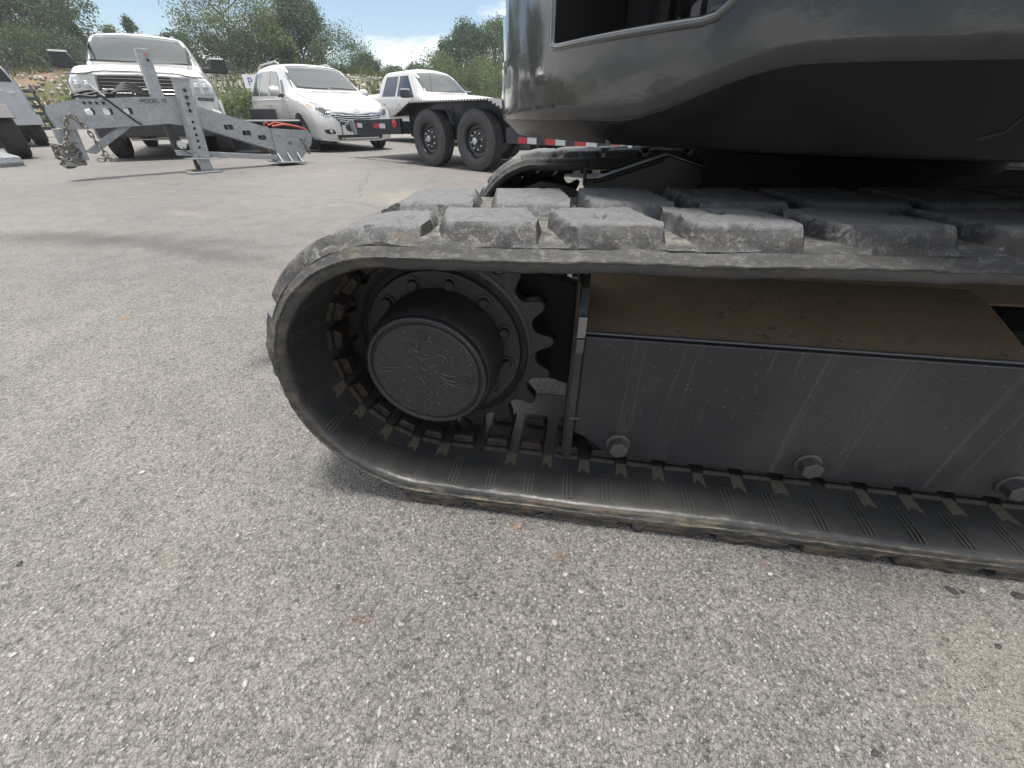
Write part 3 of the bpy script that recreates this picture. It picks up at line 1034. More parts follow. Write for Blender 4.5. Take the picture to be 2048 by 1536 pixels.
# top plate: sandy, widening into the leg, with the opening at the right
tp = lambda u, v_, a: Vector((u, v_, a + (v_ - 0.12) * 0.055))
MB().prism([(0.139, 0.1405), (1.95, 0.1405), (1.95, 0.17), (0.935, 0.185), (0.918, 0.196), (0.952, 0.28), (1.0, 0.40), (1.0, 0.455), (0.139, 0.455)], 0.390, 0.4055, tp).build('top_plate', 'sandy_steel', fr, None, 0.003)
tp2 = lambda u, v_, a: Vector((u, v_, a + (v_ - 0.455) * 0.28))
MB().prism([(0.139, 0.4555), (1.003, 0.4555), (1.005, 0.405), (1.95, 0.415), (1.95, 0.80), (0.20, 0.80)], 0.4185, 0.4235, tp2).build('leg_plate', 'sandy_steel', fr, None, 0.003)
MB().prism([(0.86, 0.16), (1.95, 0.16), (1.95, 0.60), (0.86, 0.60)], 0.36, 0.372, lambda u, v_, a: Vector((u, v_, a))).build('opening_shade_sheet', 'grease_shade_black', fr)  # added dark sheet below the opening, standing in for its shade
# end plate towards the sprocket with a rusty rim
MB().prism([(0.105, 0.095), (0.36, 0.095), (0.36, 0.545), (0.20, 0.545), (0.126, 0.500), (0.105, 0.470)], 0.121, 0.1385, lambda u, v_, a: Vector((a, u, v_))).build('end_plate', 'frame_black', fr, None, 0.003)
MB().box((0.1195, 0.24, 0.31), (0.003, 0.262, 0.41)).build('plate_rim', 'rust_edge', fr)
MB().box((0.131, 0.101, 0.435), (0.016, 0.008, 0.042)).build('shim', 'bare_steel', fr, None, 0.002)
MB().box((0.131, 0.102, 0.395), (0.015, 0.006, 0.03)).build('shim', 'bolt_grey', fr, None, 0.002)
MB().box((0.137, 0.104, 0.22), (0.02, 0.006, 0.005)).build('weld_tab', 'bolt_grey', fr, None, 0.001)
# weld bead along the top edge
mbx = MB()
mbx.tube([(0.14 + i * 0.02, 0.136, 0.4068 + 0.0006 * noise.noise(Vector((i * 0.9, 0, 0)))) for i in range(90)], 0.0045, 8)
mbx.build('weld_bead', 'worn_edge', fr, 60)
for s in (0.24, 0.632, 1.007, 1.39):
    bxx = axial(s, 0.146)
    w_ = MB().lathe([(0.0265, 0.1202), (0.0265, 0.1165), (0.0245, 0.1155), (0.012, 0.1155)], 28, bxx).build('roller_bolt', 'bolt_grey', fr, 30)
    MB().prism(hexa(0.0215, 6, R(8 + s * 40)), 0.1158, 0.094, lambda u, v_, a, s=s: Vector((s + u, a, 0.146 + v_))).build('bolt_head', 'bolt_grey', w_, None, 0.002)
    # roller behind the frame
    MB().lathe([(0.03, 0.150), (0.072, 0.150), (0.075, 0.16), (0.06, 0.17), (0.06, 0.23), (0.075, 0.24), (0.072, 0.252), (0.03, 0.252)], 32, axial(s, 0.146)).build('roller', 'dull_black', fr, 35)
# motor case behind the sprocket and the tapering frame arm seen in the gap
MB().lathe([(0.10, 0.238), (0.13, 0.25), (0.13, 0.30), (0.095, 0.315), (0.09, 0.42), (0.03, 0.43)], 48, ax).build('motor_case', 'dull_black', exc, 30)
MB().prism([(-0.10, 0.43), (0.0, 0.47), (0.119, 0.44), (0.119, 0.17), (0.05, 0.19), (-0.10, 0.23)], 0.30, 0.34, sp).build('motor_mount', 'dull_black', exc, None, 0.004)

# ---- far track frame and drive
fr2 = empty('track_frame', parent=exc)
fr2['label'] = 'far track frame'
MB().prism([(0.22, 0.50), (2.0, 0.50), (2.0, 0.12), (0.22, 0.12)], 1.42, 1.60, sp).build('side_plate', 'dull_black', fr2, None, 0.004)
ax3 = axial(SCX + 0.097, SCZ)
spk = MB()
vs = [ax3(u, v_, 1.485) for u, v_ in prof] + [ax3(u, v_, 1.515) for u, v_ in prof]
fs = [(i, (i + 1) % n, n + (i + 1) % n, n + i) for i in range(n)] + [tuple(range(n)), tuple(range(n, 2 * n))[::-1]]
spk.add(vs, fs)
spk.build('sprocket', 'dull_black', exc, 35)
MB().lathe([(0.09, 1.40), (0.12, 1.37), (0.15, 1.40), (0.205, 1.46), (0.205, 1.485), (0.03, 1.485)], 64, ax3).build('motor_guard', 'dull_black', exc, 35)
# sloping guard plate in front of the far sprocket
MB().prism([(-0.20, 0.40), (-0.16, 0.475), (-0.06, 0.515), (0.02, 0.505), (0.26, 0.425), (0.26, 0.36), (-0.1, 0.36)], 1.325, 1.345, sp).build('sprocket_guard', 'satin_black', exc, None, 0.006)
# carbody: central box, swing bearing and legs
cb = empty('carbody', parent=exc)
MB().prism([(0.50, 0.30), (1.35, 0.30), (1.40, 0.50), (1.30, 0.60), (0.55, 0.60), (0.45, 0.50)], 0.66, 1.25, sp).build('centre_box', 'dull_black', cb, None, 0.01)
MB().prism([(0.125, 0.40), (0.119, 0.565), (0.166, 0.566), (0.369, 0.634), (0.391, 0.641), (0.563, 0.593), (0.493, 0.526), (0.44, 0.40)], 1.0, 1.08, sp).build('leg', 'leg_grey', cb, None, 0.006)
MB().tube([(0.150, 0.998, 0.560), (0.168, 0.998, 0.560), (0.372, 0.998, 0.629)], 0.008, 8).build('leg_rib', 'satin_black', cb, 50)
MB().prism([(0.139, 0.25), (0.60, 0.25), (0.60, 0.40), (0.139, 0.395)], 0.44, 0.50, sp).build('leg', 'dull_black', cb, None, 0.006)
MB().box((0.1215, 0.995, 0.572), (0.012, 0.03, 0.05)).build('stop_lug', 'satin_black', cb, None, 0.003)
MB().prism([(0.553, 0.575), (1.9, 0.565), (1.9, 0.590), (0.553, 0.600)], 0.98, 1.02, sp).build('deck_rail', 'dull_black', cb, None, 0.003)
MB().prism([(0.56, 0.56), (1.95, 0.54), (1.95, 0.632), (0.60, 0.640)], 0.70, 0.72, sp).build('skirt_plate', 'dull_black', cb, None, 0.003)
MB().tube([(0.60, 0.698, 0.640), (1.95, 0.698, 0.632)], 0.004, 6).build('skirt_lip', 'leg_grey', cb, 60)
swc_world = Vector((0.93, 1.31, 0))
_r = Matrix.Rotation(-ANG, 3, 'Z')
swc = _r @ (swc_world - Vector((-0.018, 0.549, 0)))
swx = lambda x, y, a: Vector((swc.x + x, swc.y + y, a))
MB().lathe([(0.20, 0.58), (0.33, 0.58), (0.33, 0.635), (0.36, 0.64), (0.36, 0.668), (0.33, 0.672), (0.33, 0.72), (0.20, 0.72)], 72, swx).build('swing_bearing', 'grease_shade_black', exc, 30)

# ---- house (upper structure): round counterweight
NPH = 240
hv, hf = [], []


def zcrease(ph):
    ph %= 360
    a = min(1, max(0, (ph - 217.0) / (231.5 - 217.0)))
    a = a * a * (3 - 2 * a)
    d = 0.744 + (0.799 - 0.744) * a
    if ph > 233:
        d -= min(1, (ph - 233) / 40) * 0.02
    return d


rows = 16
for i in range(NPH):
    ph = 360 * i / NPH
    c, s = math.cos(R(ph) - ANG), math.sin(R(ph) - ANG)
    zc_ = zcrease(ph)
    prof_h = [(0.42, 0.7065), (0.90, 0.7065), (0.916, 0.708), (0.921, 0.713),
              (0.921 + 0.034 * 0.9, zc_ - 0.006), (0.9545, zc_ - 0.002), (0.957, zc_ + 0.004), (0.9575, zc_ + 0.02),
              (0.958, 0.86), (0.958, 1.0), (0.957, 1.2), (0.952, 1.40), (0.94, 1.47), (0.90, 1.51), (0.80, 1.53), (0.42, 1.55)]
    for r_, z_ in prof_h:
        hv.append((swc.x + r_ * c, swc.y + r_ * s, z_))
K = len(prof_h)
for i in range(NPH):
    j = (i + 1) % NPH
    for q in range(K - 1):
        hf.append((i * K + q, j * K + q, j * K + q + 1, i * K + q + 1))
hf.append(tuple(i * K for i in range(NPH))[::-1])
hf.append(tuple(i * K + K - 1 for i in range(NPH)))
hme = MB().add(hv, hf).mesh('counterweight', 32)
hme.materials.append(MATS['gloss_black'])
hme.materials.append(MATS['lower_shade_black'])
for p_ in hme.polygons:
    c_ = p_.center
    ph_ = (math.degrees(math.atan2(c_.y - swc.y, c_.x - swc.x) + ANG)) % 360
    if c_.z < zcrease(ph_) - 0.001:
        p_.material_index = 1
house = put('counterweight', hme, None, exc)
house['label'] = 'glossy black rounded counterweight with a slot opening'


def rounded(poly, r, k=6):
    out = []
    n = len(poly)
    for i in range(n):
        p0, p1, p2 = Vector(poly[i - 1]), Vector(poly[i]), Vector(poly[(i + 1) % n])
        a = (p0 - p1); b_ = (p2 - p1)
        ra = min(r[i] if isinstance(r, list) else r, a.length * 0.45, b_.length * 0.45)
        A_, B_ = p1 + a.normalized() * ra, p1 + b_.normalized() * ra
        for q in range(k + 1):
            f = q / k
            out.append(tuple(A_ * (1 - f) ** 2 + p1 * 2 * f * (1 - f) + B_ * f * f))
    return out


def cyl_cut(poly, r0, r1, name):
    """closed volume over an outline in (degrees, z), between two radii"""
    pp = []
    for i in range(len(poly)):
        a, b_ = poly[i], poly[(i + 1) % len(poly)]
        st = max(1, int(abs(b_[0] - a[0]) / 1.5))
        for q in range(st):
            pp.append((a[0] + (b_[0] - a[0]) * q / st, a[1] + (b_[1] - a[1]) * q / st))
    f = lambda u, v_, a: Vector((swc.x + a * math.cos(R(u) - ANG), swc.y + a * math.sin(R(u) - ANG), v_))
    return MB().prism(pp, r0, r1, f).build(name, 'interior')


def boolean(o, cutters):
    for c in cutters:
        md = o.modifiers.new('cut', 'BOOLEAN')
        md.operation = 'DIFFERENCE'
        md.solver = 'EXACT'
        md.object = c
    dg = bpy.context.evaluated_depsgraph_get()
    me = bpy.data.meshes.new_from_object(o.evaluated_get(dg))
    o.modifiers.clear()
    o.data = me
    for c in cutters:
        bpy.data.objects.remove(c)
    me.shade_smooth()
    me.set_sharp_from_angle(angle=R(32))
    return me


slot_poly = [(206.0, 1.02), (206.0, 0.845), (224.6, 0.845), (226.4, 0.875), (228.6, 1.02)]
k1 = cyl_cut(rounded(slot_poly, [0.02, 0.0, 0.0, 0.0, 0.02], 1), 0.80, 1.1, 'cutter')


def cyl_cut_band(p0, p1, z0, z1, r0, r1):
    """a curved slab between two azimuths, so that the cut follows the round of the house"""
    k = int((p1 - p0) / 1.0)
    vs, fs = [], []
    for i in range(k + 1):
        u = p0 + (p1 - p0) * i / k
        for r_, z_ in ((r0, z0), (r1, z0), (r1, z1), (r0, z1)):
            vs.append((swc.x + r_ * math.cos(R(u) - ANG), swc.y + r_ * math.sin(R(u) - ANG), z_))
    for i in range(k):
        for q in range(4):
            q2 = (q + 1) % 4
            fs.append((i * 4 + q, (i + 1) * 4 + q, (i + 1) * 4 + q2, i * 4 + q2))
    fs += [(0, 1, 2, 3), (k * 4 + 3, k * 4 + 2, k * 4 + 1, k * 4)]
    return MB().add(vs, fs).build('cutter', 'interior')


k2 = cyl_cut_band(150, 202.5, 0.852, 1.05, 0.953, 1.1)
k3 = cyl_cut_band(150.5, 188.0, 0.934, 1.045, 0.90, 1.1)
house.parent = None
bpy.context.view_layer.update()
boolean(house, [k1, k2, k3])
house.parent = exc
bv = house.modifiers.new('bevel', 'BEVEL'); bv.width = 0.006; bv.segments = 3; bv.limit_method = 'ANGLE'; bv.angle_limit = R(40)
# dark interior parts seen through the slot
cf = lambda u, v_, a: Vector((swc.x + a * math.cos(R(u) - ANG), swc.y + a * math.sin(R(u) - ANG), v_))
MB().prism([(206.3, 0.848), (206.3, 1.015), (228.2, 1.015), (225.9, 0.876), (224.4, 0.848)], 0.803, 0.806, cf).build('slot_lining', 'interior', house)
MB().prism([(213.6, 0.86), (213.6, 0.99), (215.0, 0.99), (215.0, 0.86)], 0.815, 0.835, cf).build('inner_bracket', 'dull_black', house, None, 0.004)
MB().prism([(217.6, 0.853), (217.6, 0.885), (218.8, 0.895), (219.0, 0.853)], 0.815, 0.835, cf).build('inner_bracket', 'bolt_grey', house, None, 0.004)
MB().prism([(219.6, 0.872), (219.6, 0.882), (222.2, 0.884), (222.2, 0.874)], 0.815, 0.83, cf).build('inner_plate', 'bolt_grey', house, None, 0.002)
def densify(poly, step=1.2):
    out = []
    for i in range(len(poly) - 1):
        a, b_ = poly[i], poly[i + 1]
        st = max(1, int(abs(b_[0] - a[0]) / step))
        out += [(a[0] + (b_[0] - a[0]) * q / st, a[1] + (b_[1] - a[1]) * q / st) for q in range(st)]
    return out + [poly[-1]]


rim = densify([(206.0, 1.02), (206.0, 0.90), (206.0, 0.852), (206.4, 0.8465), (207.2, 0.845), (223.6, 0.845), (224.6, 0.8475), (225.4, 0.857), (226.4, 0.876), (228.6, 1.02)])
MB().tube([cf(u, v_, 0.9555) for u, v_ in rim], 0.0062, 12).build('slot_rim', 'rim_gloss', house, 60)
# near-black sheets on the slot walls, recess shade put into the colour
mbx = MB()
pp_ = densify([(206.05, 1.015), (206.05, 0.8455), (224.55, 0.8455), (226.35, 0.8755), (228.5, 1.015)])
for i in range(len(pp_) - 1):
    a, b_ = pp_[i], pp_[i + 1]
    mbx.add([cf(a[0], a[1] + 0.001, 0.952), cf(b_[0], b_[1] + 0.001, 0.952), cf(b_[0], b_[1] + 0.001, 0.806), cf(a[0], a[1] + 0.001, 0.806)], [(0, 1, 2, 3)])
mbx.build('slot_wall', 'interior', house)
# door seam at the right of the house
mbx = MB()
mbx.tube([cf(u, v_, 0.9585 if v_ > 0.79 else 0.921 + (v_ - 0.713) / 0.08 * 0.034) for u, v_ in ((242.3, 0.728), (243.4, 0.735), (243.9, 0.76), (244.6, 0.775))], 0.0016, 6)
mbx.build('panel_seam', 'interior', house)
MB().lathe([(0.006, 0.0), (0.006, 0.004), (0.002, 0.005)], 12, lambda x, y, a: cf(214.0, 0.7112, 0.917) + Vector((x, -a, y))).build('drain_plug', 'bolt_grey', house, 30)
# deck, engine hood and cab above the counterweight (mostly out of frame)
MB().prism(rounded([(-0.75, -0.62), (0.75, -0.62), (0.75, 0.62), (-0.75, 0.62)], 0.12), 1.5, 1.72, lambda u, v_, a: Vector((swc.x + u, swc.y + v_, a))).build('engine_hood', 'gloss_black', exc, 40, 0.02)
cab = MB().prism(rounded([(swc.x - 0.05, 1.50), (swc.x + 0.95, 1.50), (swc.x + 1.0, 2.1), (swc.x + 0.75, 2.62), (swc.x - 0.05, 2.62)], 0.10), swc.y + 0.02, swc.y + 0.86, sp).build('cab', 'gloss_black', exc, 40, 0.02)
MB().prism(rounded([(swc.x + 0.05, 1.75), (swc.x + 0.86, 1.75), (swc.x + 0.90, 2.1), (swc.x + 0.70, 2.5), (swc.x + 0.05, 2.5)], 0.06), swc.y + 0.015, swc.y + 0.019, sp).build('window', 'side_glass', cab)

# ------------------------------------------------------------------ generic wheel
def wheel(parent, x, y, r, wd, side, style, rim_r=None, name='wheel'):
    """wheel with its axis along y; side = +1 or -1 is the outer face"""
    wh = empty(name, (x, y, r), 0, parent)
    rim_r = rim_r or r * 0.58
    f = lambda a, b_, c: Vector((a, c * side, b_))
    h = wd / 2
    p = [(rim_r, h * 0.72), (rim_r + 0.012, h * 0.90), (rim_r + (r - rim_r) * 0.35, h * 1.0), (rim_r + (r - rim_r) * 0.65, h * 1.0), (r - 0.035, h * 0.92), (r - 0.012, h * 0.80)]
    tr = []
    g = 5
    for i in range(g):
        a0 = h * 0.78 - (h * 1.56) * i / g
        a1 = h * 0.78 - (h * 1.56) * (i + 1) / g
        e = 0.012
        tr += [(r - 0.002 * abs(i - 2), a0), (r - 0.002 * abs(i - 2), a1 + e), (r - 0.013, a1 + e * 0.9), (r - 0.013, a1 + e * 0.1)]
    q = [(a, -b_) for a, b_ in p[::-1]]
    MB().lathe(p + tr + q, 56, f, closed=True).build('tyre', 'tyre_rubber', wh, 28)
    if style == 'trailer':
        MB().lathe([(rim_r + 0.004, -h * 0.7), (rim_r + 0.004, h * 0.86), (rim_r - 0.010, h * 0.86), (rim_r - 0.02, h * 0.70), (rim_r - 0.03, h * 0.35), (rim_r - 0.05, h * 0.25), (rim_r * 0.72, h * 0.22), (rim_r * 0.62, h * 0.34), (rim_r * 0.40, h * 0.38), (0.01, h * 0.38)], 48, f).build('rim', 'wheel_black', wh, 28)
        MB().lathe([(0.055, h * 0.36), (0.055, h * 0.75), (0.046, h * 0.95), (0.03, h * 0.98), (0.005, h * 0.98)], 28, f).build('hub', 'dull_chrome', wh, 30)
        for i in range(8):
            a = 2 * math.pi * i / 8 + 0.2
            MB().lathe([(0.017, h * 0.36), (0.017, h * 0.58), (0.010, h * 0.66), (0.002, h * 0.66)], 10, lambda u, v_, c, a=a: f(u + rim_r * 0.50 * math.cos(a), v_ + rim_r * 0.50 * math.sin(a), c)).build('lug_nut', 'dull_chrome', wh, 30)
    elif style == 'alloy':
        MB().lathe([(rim_r + 0.004, -h * 0.7), (rim_r + 0.004, h * 0.88), (rim_r - 0.012, h * 0.88), (rim_r - 0.03, h * 0.55), (rim_r - 0.03, -h * 0.2), (0.01, -h * 0.2)], 40, f).build('rim', 'wheel_alloy', wh, 28)
        for i in range(10):
            a = 2 * math.pi * i / 10
            M_ = Matrix.Rotation(a, 3, 'Y')
            mbx = MB()
            mbx.box((rim_r * 0.5, 0, 0), (rim_r * 0.96, 0.025, 0.032))
            mbx.v = [tuple((M_ @ Vector(pv)) + Vector((0, side * h * 0.62, 0))) for pv in mbx.v]
            mbx.build('spoke', 'wheel_alloy', wh, None, 0.006)
        MB().lathe([(0.04, h * 0.5), (0.04, h * 0.8), (0.004, h * 0.8)], 20, f).build('hub_cap', 'wheel_alloy', wh, 30)
    else:
        MB().lathe([(rim_r + 0.004, -h * 0.7), (rim_r + 0.004, h * 0.85), (rim_r - 0.012, h * 0.85), (rim_r * 0.85, h * 0.45), (rim_r * 0.4, h * 0.55), (0.01, h * 0.55)], 32, f).build('rim', 'wheel_black', wh, 28)
    return wh


# ------------------------------------------------------------------ car bodies
def interp(rows_, x):
    """monotone cubic interpolation of table rows over x (descending)"""
    if x >= rows_[0][0]:
        return rows_[0][1:]
    if x <= rows_[-1][0]:
        return rows_[-1][1:]
    for i in range(len(rows_) - 1):
        if rows_[i][0] >= x >= rows_[i + 1][0]:
            break
    a, b_ = rows_[i], rows_[i + 1]
    h = b_[0] - a[0]
    f = (x - a[0]) / h
    out = []
    for k in range(1, len(a)):
        d = (b_[k] - a[k]) / h

        def sl(j):
            if j == 0 or j == len(rows_) - 1:
                return d
            d0 = (rows_[j][k] - rows_[j - 1][k]) / (rows_[j][0] - rows_[j - 1][0])
            d1 = (rows_[j + 1][k] - rows_[j][k]) / (rows_[j + 1][0] - rows_[j][0])
            return 0 if d0 * d1 <= 0 else 2 * d0 * d1 / (d0 + d1)
        m0, m1 = sl(i), sl(i + 1)
        f2, f3 = f * f, f * f * f
        out.append(a[k] * (2 * f3 - 3 * f2 + 1) + h * m0 * (f3 - 2 * f2 + f) + b_[k] * (-2 * f3 + 3 * f2) + h * m1 * (f3 - f2))
    return out


def car_body(rows_, arches, arch_r, name, material, parent, nx=70):
    """closed loft: row = x, zb, ws, wm, zm, wb, zbelt, wt, zt, rt, crown"""
    x0, x1 = rows_[0][0], rows_[-1][0]
    xs = sorted(set([r_[0] for r_ in rows_] + [x0 + (x1 - x0) * i / nx for i in range(nx + 1)]), reverse=True)
    rings = []
    for x in xs:
        zb, ws, wm, zm, wb, zbt, wt, zt, rt, cr_ = interp(rows_, x)
        half = [(ws * 0.75, zb), (ws, zb + 0.05), (wm, zm), (wm * 0.995, zm + (zbt - zm) * 0.45), (wb, zbt), (wt, zt - rt), (wt - rt * 0.9, zt), (wt * 0.45, zt + cr_ * 0.8)]
        full = [(-a, c) for a, c in half] + [(0, zt + cr_)] + [(a, c) for a, c in half[::-1]]
        for _ in range(2):
            nf = []
            for i in range(len(full)):
                p_, q_ = full[i], full[(i + 1) % len(full)]
                c_ = 0.16
                nf += [(p_[0] * (1 - c_) + q_[0] * c_, p_[1] * (1 - c_) + q_[1] * c_), (p_[0] * c_ + q_[0] * (1 - c_), p_[1] * c_ + q_[1] * (1 - c_))]
            full = nf
        rings.append([(x, a, c) for a, c in full])
    K = len(rings[0])
    vs = [p_ for r_ in rings for p_ in r_]
    fs = []
    for i in range(len(rings) - 1):
        for q in range(K):
            q2 = (q + 1) % K
            fs.append((i * K + q, i * K + q2, (i + 1) * K + q2, (i + 1) * K + q))
    fs.append(tuple(range(K)))
    fs.append(tuple((len(rings) - 1) * K + q for q in range(K))[::-1])
    o = MB().add(vs, fs).build(name, material, parent, 38)
    cuts = []
    for ax_, az_ in arches:
        for sd in (-1, 1):
            cuts.append(MB().lathe([(arch_r, 0.62), (arch_r, 1.3)], 40, lambda u, v_, c, ax_=ax_, az_=az_, sd=sd: Vector((ax_ + u, c * sd, az_ + v_))).build('cutter', 'interior'))
    bpy.context.view_layer.update()
    par = o.parent
    o.parent = None
    bpy.context.view_layer.update()
    boolean(o, cuts)
    o.parent = par
    me = o.data
    bvh = BVHTree.FromPolygons([v_.co.copy() for v_ in me.vertices], [tuple(p_.vertices) for p_ in me.polygons])
    return o, bvh


def patch(bvh, poly, axis, name, material, parent, off=0.006, depth=0.03, step=0.06, side=1, dx_=0.0, smooth=40):
    """a panel cut to an outline and laid on the body: axis 'f' (y,z from the front), 's' (x,z from a side), 't' (x,y from above)"""
    bm = bmesh.new()
    fv = [bm.verts.new((u, v_, 0)) for u, v_ in poly]
    bm.faces.new(fv)
    us = [p_[0] for p_ in poly]; vs_ = [p_[1] for p_ in poly]
    for lo, hi, no in ((min(us), max(us), (1, 0, 0)), (min(vs_), max(vs_), (0, 1, 0))):
        k = int((hi - lo) / step)
        for i in range(1, k + 1):
            c = lo + (hi - lo) * i / (k + 1)
            bmesh.ops.bisect_plane(bm, geom=bm.verts[:] + bm.edges[:] + bm.faces[:], plane_co=Vector(no) * c, plane_no=no)
    be = [e for e in bm.edges if e.is_boundary]
    r_ = bmesh.ops.extrude_edge_only(bm, edges=be)
    low = set(g for g in r_['geom'] if isinstance(g, bmesh.types.BMVert))
    cache = {}
    for q in bm.verts:
        u, v_ = q.co.x, q.co.y
        if axis == 'f':
            o_, d_ = Vector((3, u, v_)), Vector((-1, 0, 0))
        elif axis == 's':
            o_, d_ = Vector((u, 3 * side, v_)), Vector((0, -side, 0))
        else:
            o_, d_ = Vector((u, v_, 4)), Vector((0, 0, -1))
        h, nn, _, _ = bvh.ray_cast(o_, d_)
        if h is None:
            h, nn, _, _ = bvh.find_nearest(o_ + d_ * 3)
        cache[q] = h - d_ * (off + dx_) + (d_ * depth if q in low else Vector((0, 0, 0)))
    for q, c in cache.items():
        q.co = c
    bmesh.ops.recalc_face_normals(bm, faces=bm.faces)
    me = bpy.data.meshes.new(name)
    bm.to_mesh(me); bm.free()
    me.shade_smooth()
    me.set_sharp_from_angle(angle=R(smooth))
    return put(name, me, material, parent)


def on(bvh, u, v_, axis='f', off=0.0, side=1):
    if axis == 'f':
        o_, d_ = Vector((3, u, v_)), Vector((-1, 0, 0))
    elif axis == 's':
        o_, d_ = Vector((u, 3 * side, v_)), Vector((0, -side, 0))
    else:
        o_, d_ = Vector((u, v_, 4)), Vector((0, 0, -1))
    h = bvh.ray_cast(o_, d_)[0]
    if h is None:
        h = bvh.find_nearest(o_ + d_ * 3)[0]
    return h - d_ * off


def strip(bvh, pts, r, name, material, parent, axis='f', off=0.0, side=1, n=6, sub=6):
    P = []
    for i in range(len(pts) - 1):
        for k in range(sub):
            f = k / sub
            P.append((pts[i][0] * (1 - f) + pts[i + 1][0] * f, pts[i][1] * (1 - f) + pts[i + 1][1] * f))
    P.append(pts[-1])
    return MB().tube([on(bvh, u, v_, axis, off, side) for u, v_ in P], r, n).build(name, material, parent, 60)


def frit(poly, k=1.06, dz=0.0):
    cx = sum(p_[0] for p_ in poly) / len(poly); cz = sum(p_[1] for p_ in poly) / len(poly)
    return [(cx + (u - cx) * (1.035 if v_ > cz else 1.0), cz + (v_ - cz) * (1.10 if v_ > cz else 1.0) + dz) for u, v_ in poly]


def mir(poly):
    return [(-u, v_) for u, v_ in poly]


# ---- white minivan
def heading(hx, hy):
    return math.atan2(hy, hx)


van = empty('minivan', (-3.70, 11.22, 0), heading(0.67, -0.74), label='white minivan parked facing the trailer, with chrome grille bars', category='van')
van.scale = (1.045, 1.045, 1.05)
VR = [  # x, zb, ws, wm, zm, wb, zbelt, wt, zt, rt, crown
    (0.00, 0.26, 0.50, 0.56, 0.45, 0.54, 0.62, 0.50, 0.72, 0.05, 0.010),
    (-0.07, 0.22, 0.72, 0.79, 0.48, 0.75, 0.70, 0.68, 0.83, 0.06, 0.015),
    (-0.22, 0.20, 0.86, 0.92, 0.52, 0.88, 0.80, 0.78, 0.93, 0.08, 0.02),
    (-0.50, 0.20, 0.92, 0.975, 0.58, 0.935, 0.90, 0.83, 1.02, 0.09, 0.03),
    (-0.90, 0.20, 0.935, 0.99, 0.62, 0.955, 0.985, 0.84, 1.10, 0.09, 0.03),
    (-1.20, 0.20, 0.94, 0.992, 0.64, 0.962, 1.03, 0.84, 1.15, 0.08, 0.03),
    (-1.34, 0.20, 0.94, 0.992, 0.64, 0.962, 1.045, 0.83, 1.21, 0.07, 0.03),
    (-1.75, 0.20, 0.94, 0.992, 0.64, 0.962, 1.06, 0.77, 1.45, 0.06, 0.035),
    (-2.15, 0.20, 0.94, 0.992, 0.64, 0.962, 1.065, 0.72, 1.655, 0.06, 0.035),
    (-2.45, 0.20, 0.94, 0.992, 0.64, 0.962, 1.07, 0.705, 1.715, 0.06, 0.035),
    (-3.2, 0.20, 0.94, 0.992, 0.64, 0.962, 1.08, 0.70, 1.745, 0.06, 0.035),
    (-4.2, 0.20, 0.94, 0.990, 0.64, 0.955, 1.09, 0.69, 1.725, 0.06, 0.03),
    (-4.70, 0.22, 0.92, 0.97, 0.66, 0.935, 1.09, 0.67, 1.66, 0.07, 0.03),
    (-4.92, 0.25, 0.88, 0.93, 0.68, 0.89, 1.08, 0.66, 1.50, 0.08, 0.03),
    (-5.04, 0.30, 0.80, 0.86, 0.68, 0.80, 1.00, 0.64, 1.20, 0.08, 0.02),
]
vb, vbvh = car_body(VR, [(-0.95, 0.36), (-3.98, 0.36)], 0.395, 'body', 'pearl_white', van)
patch(vbvh, frit([(-0.80, 1.235), (-0.52, 1.215), (0, 1.205), (0.52, 1.215), (0.80, 1.235), (0.70, 1.60), (0.62, 1.645), (0, 1.675), (-0.62, 1.645), (-0.70, 1.60)]), 'f', 'windscreen_seal', 'black_plastic', van, 0.012, 0.03, 0.09)
patch(vbvh, [(-0.80, 1.235), (-0.52, 1.215), (0, 1.205), (0.52, 1.215), (0.80, 1.235), (0.70, 1.60), (0.62, 1.645), (0, 1.675), (-0.62, 1.645), (-0.70, 1.60)], 'f', 'windscreen', 'windscreen', van, 0.018, 0.03, 0.09)
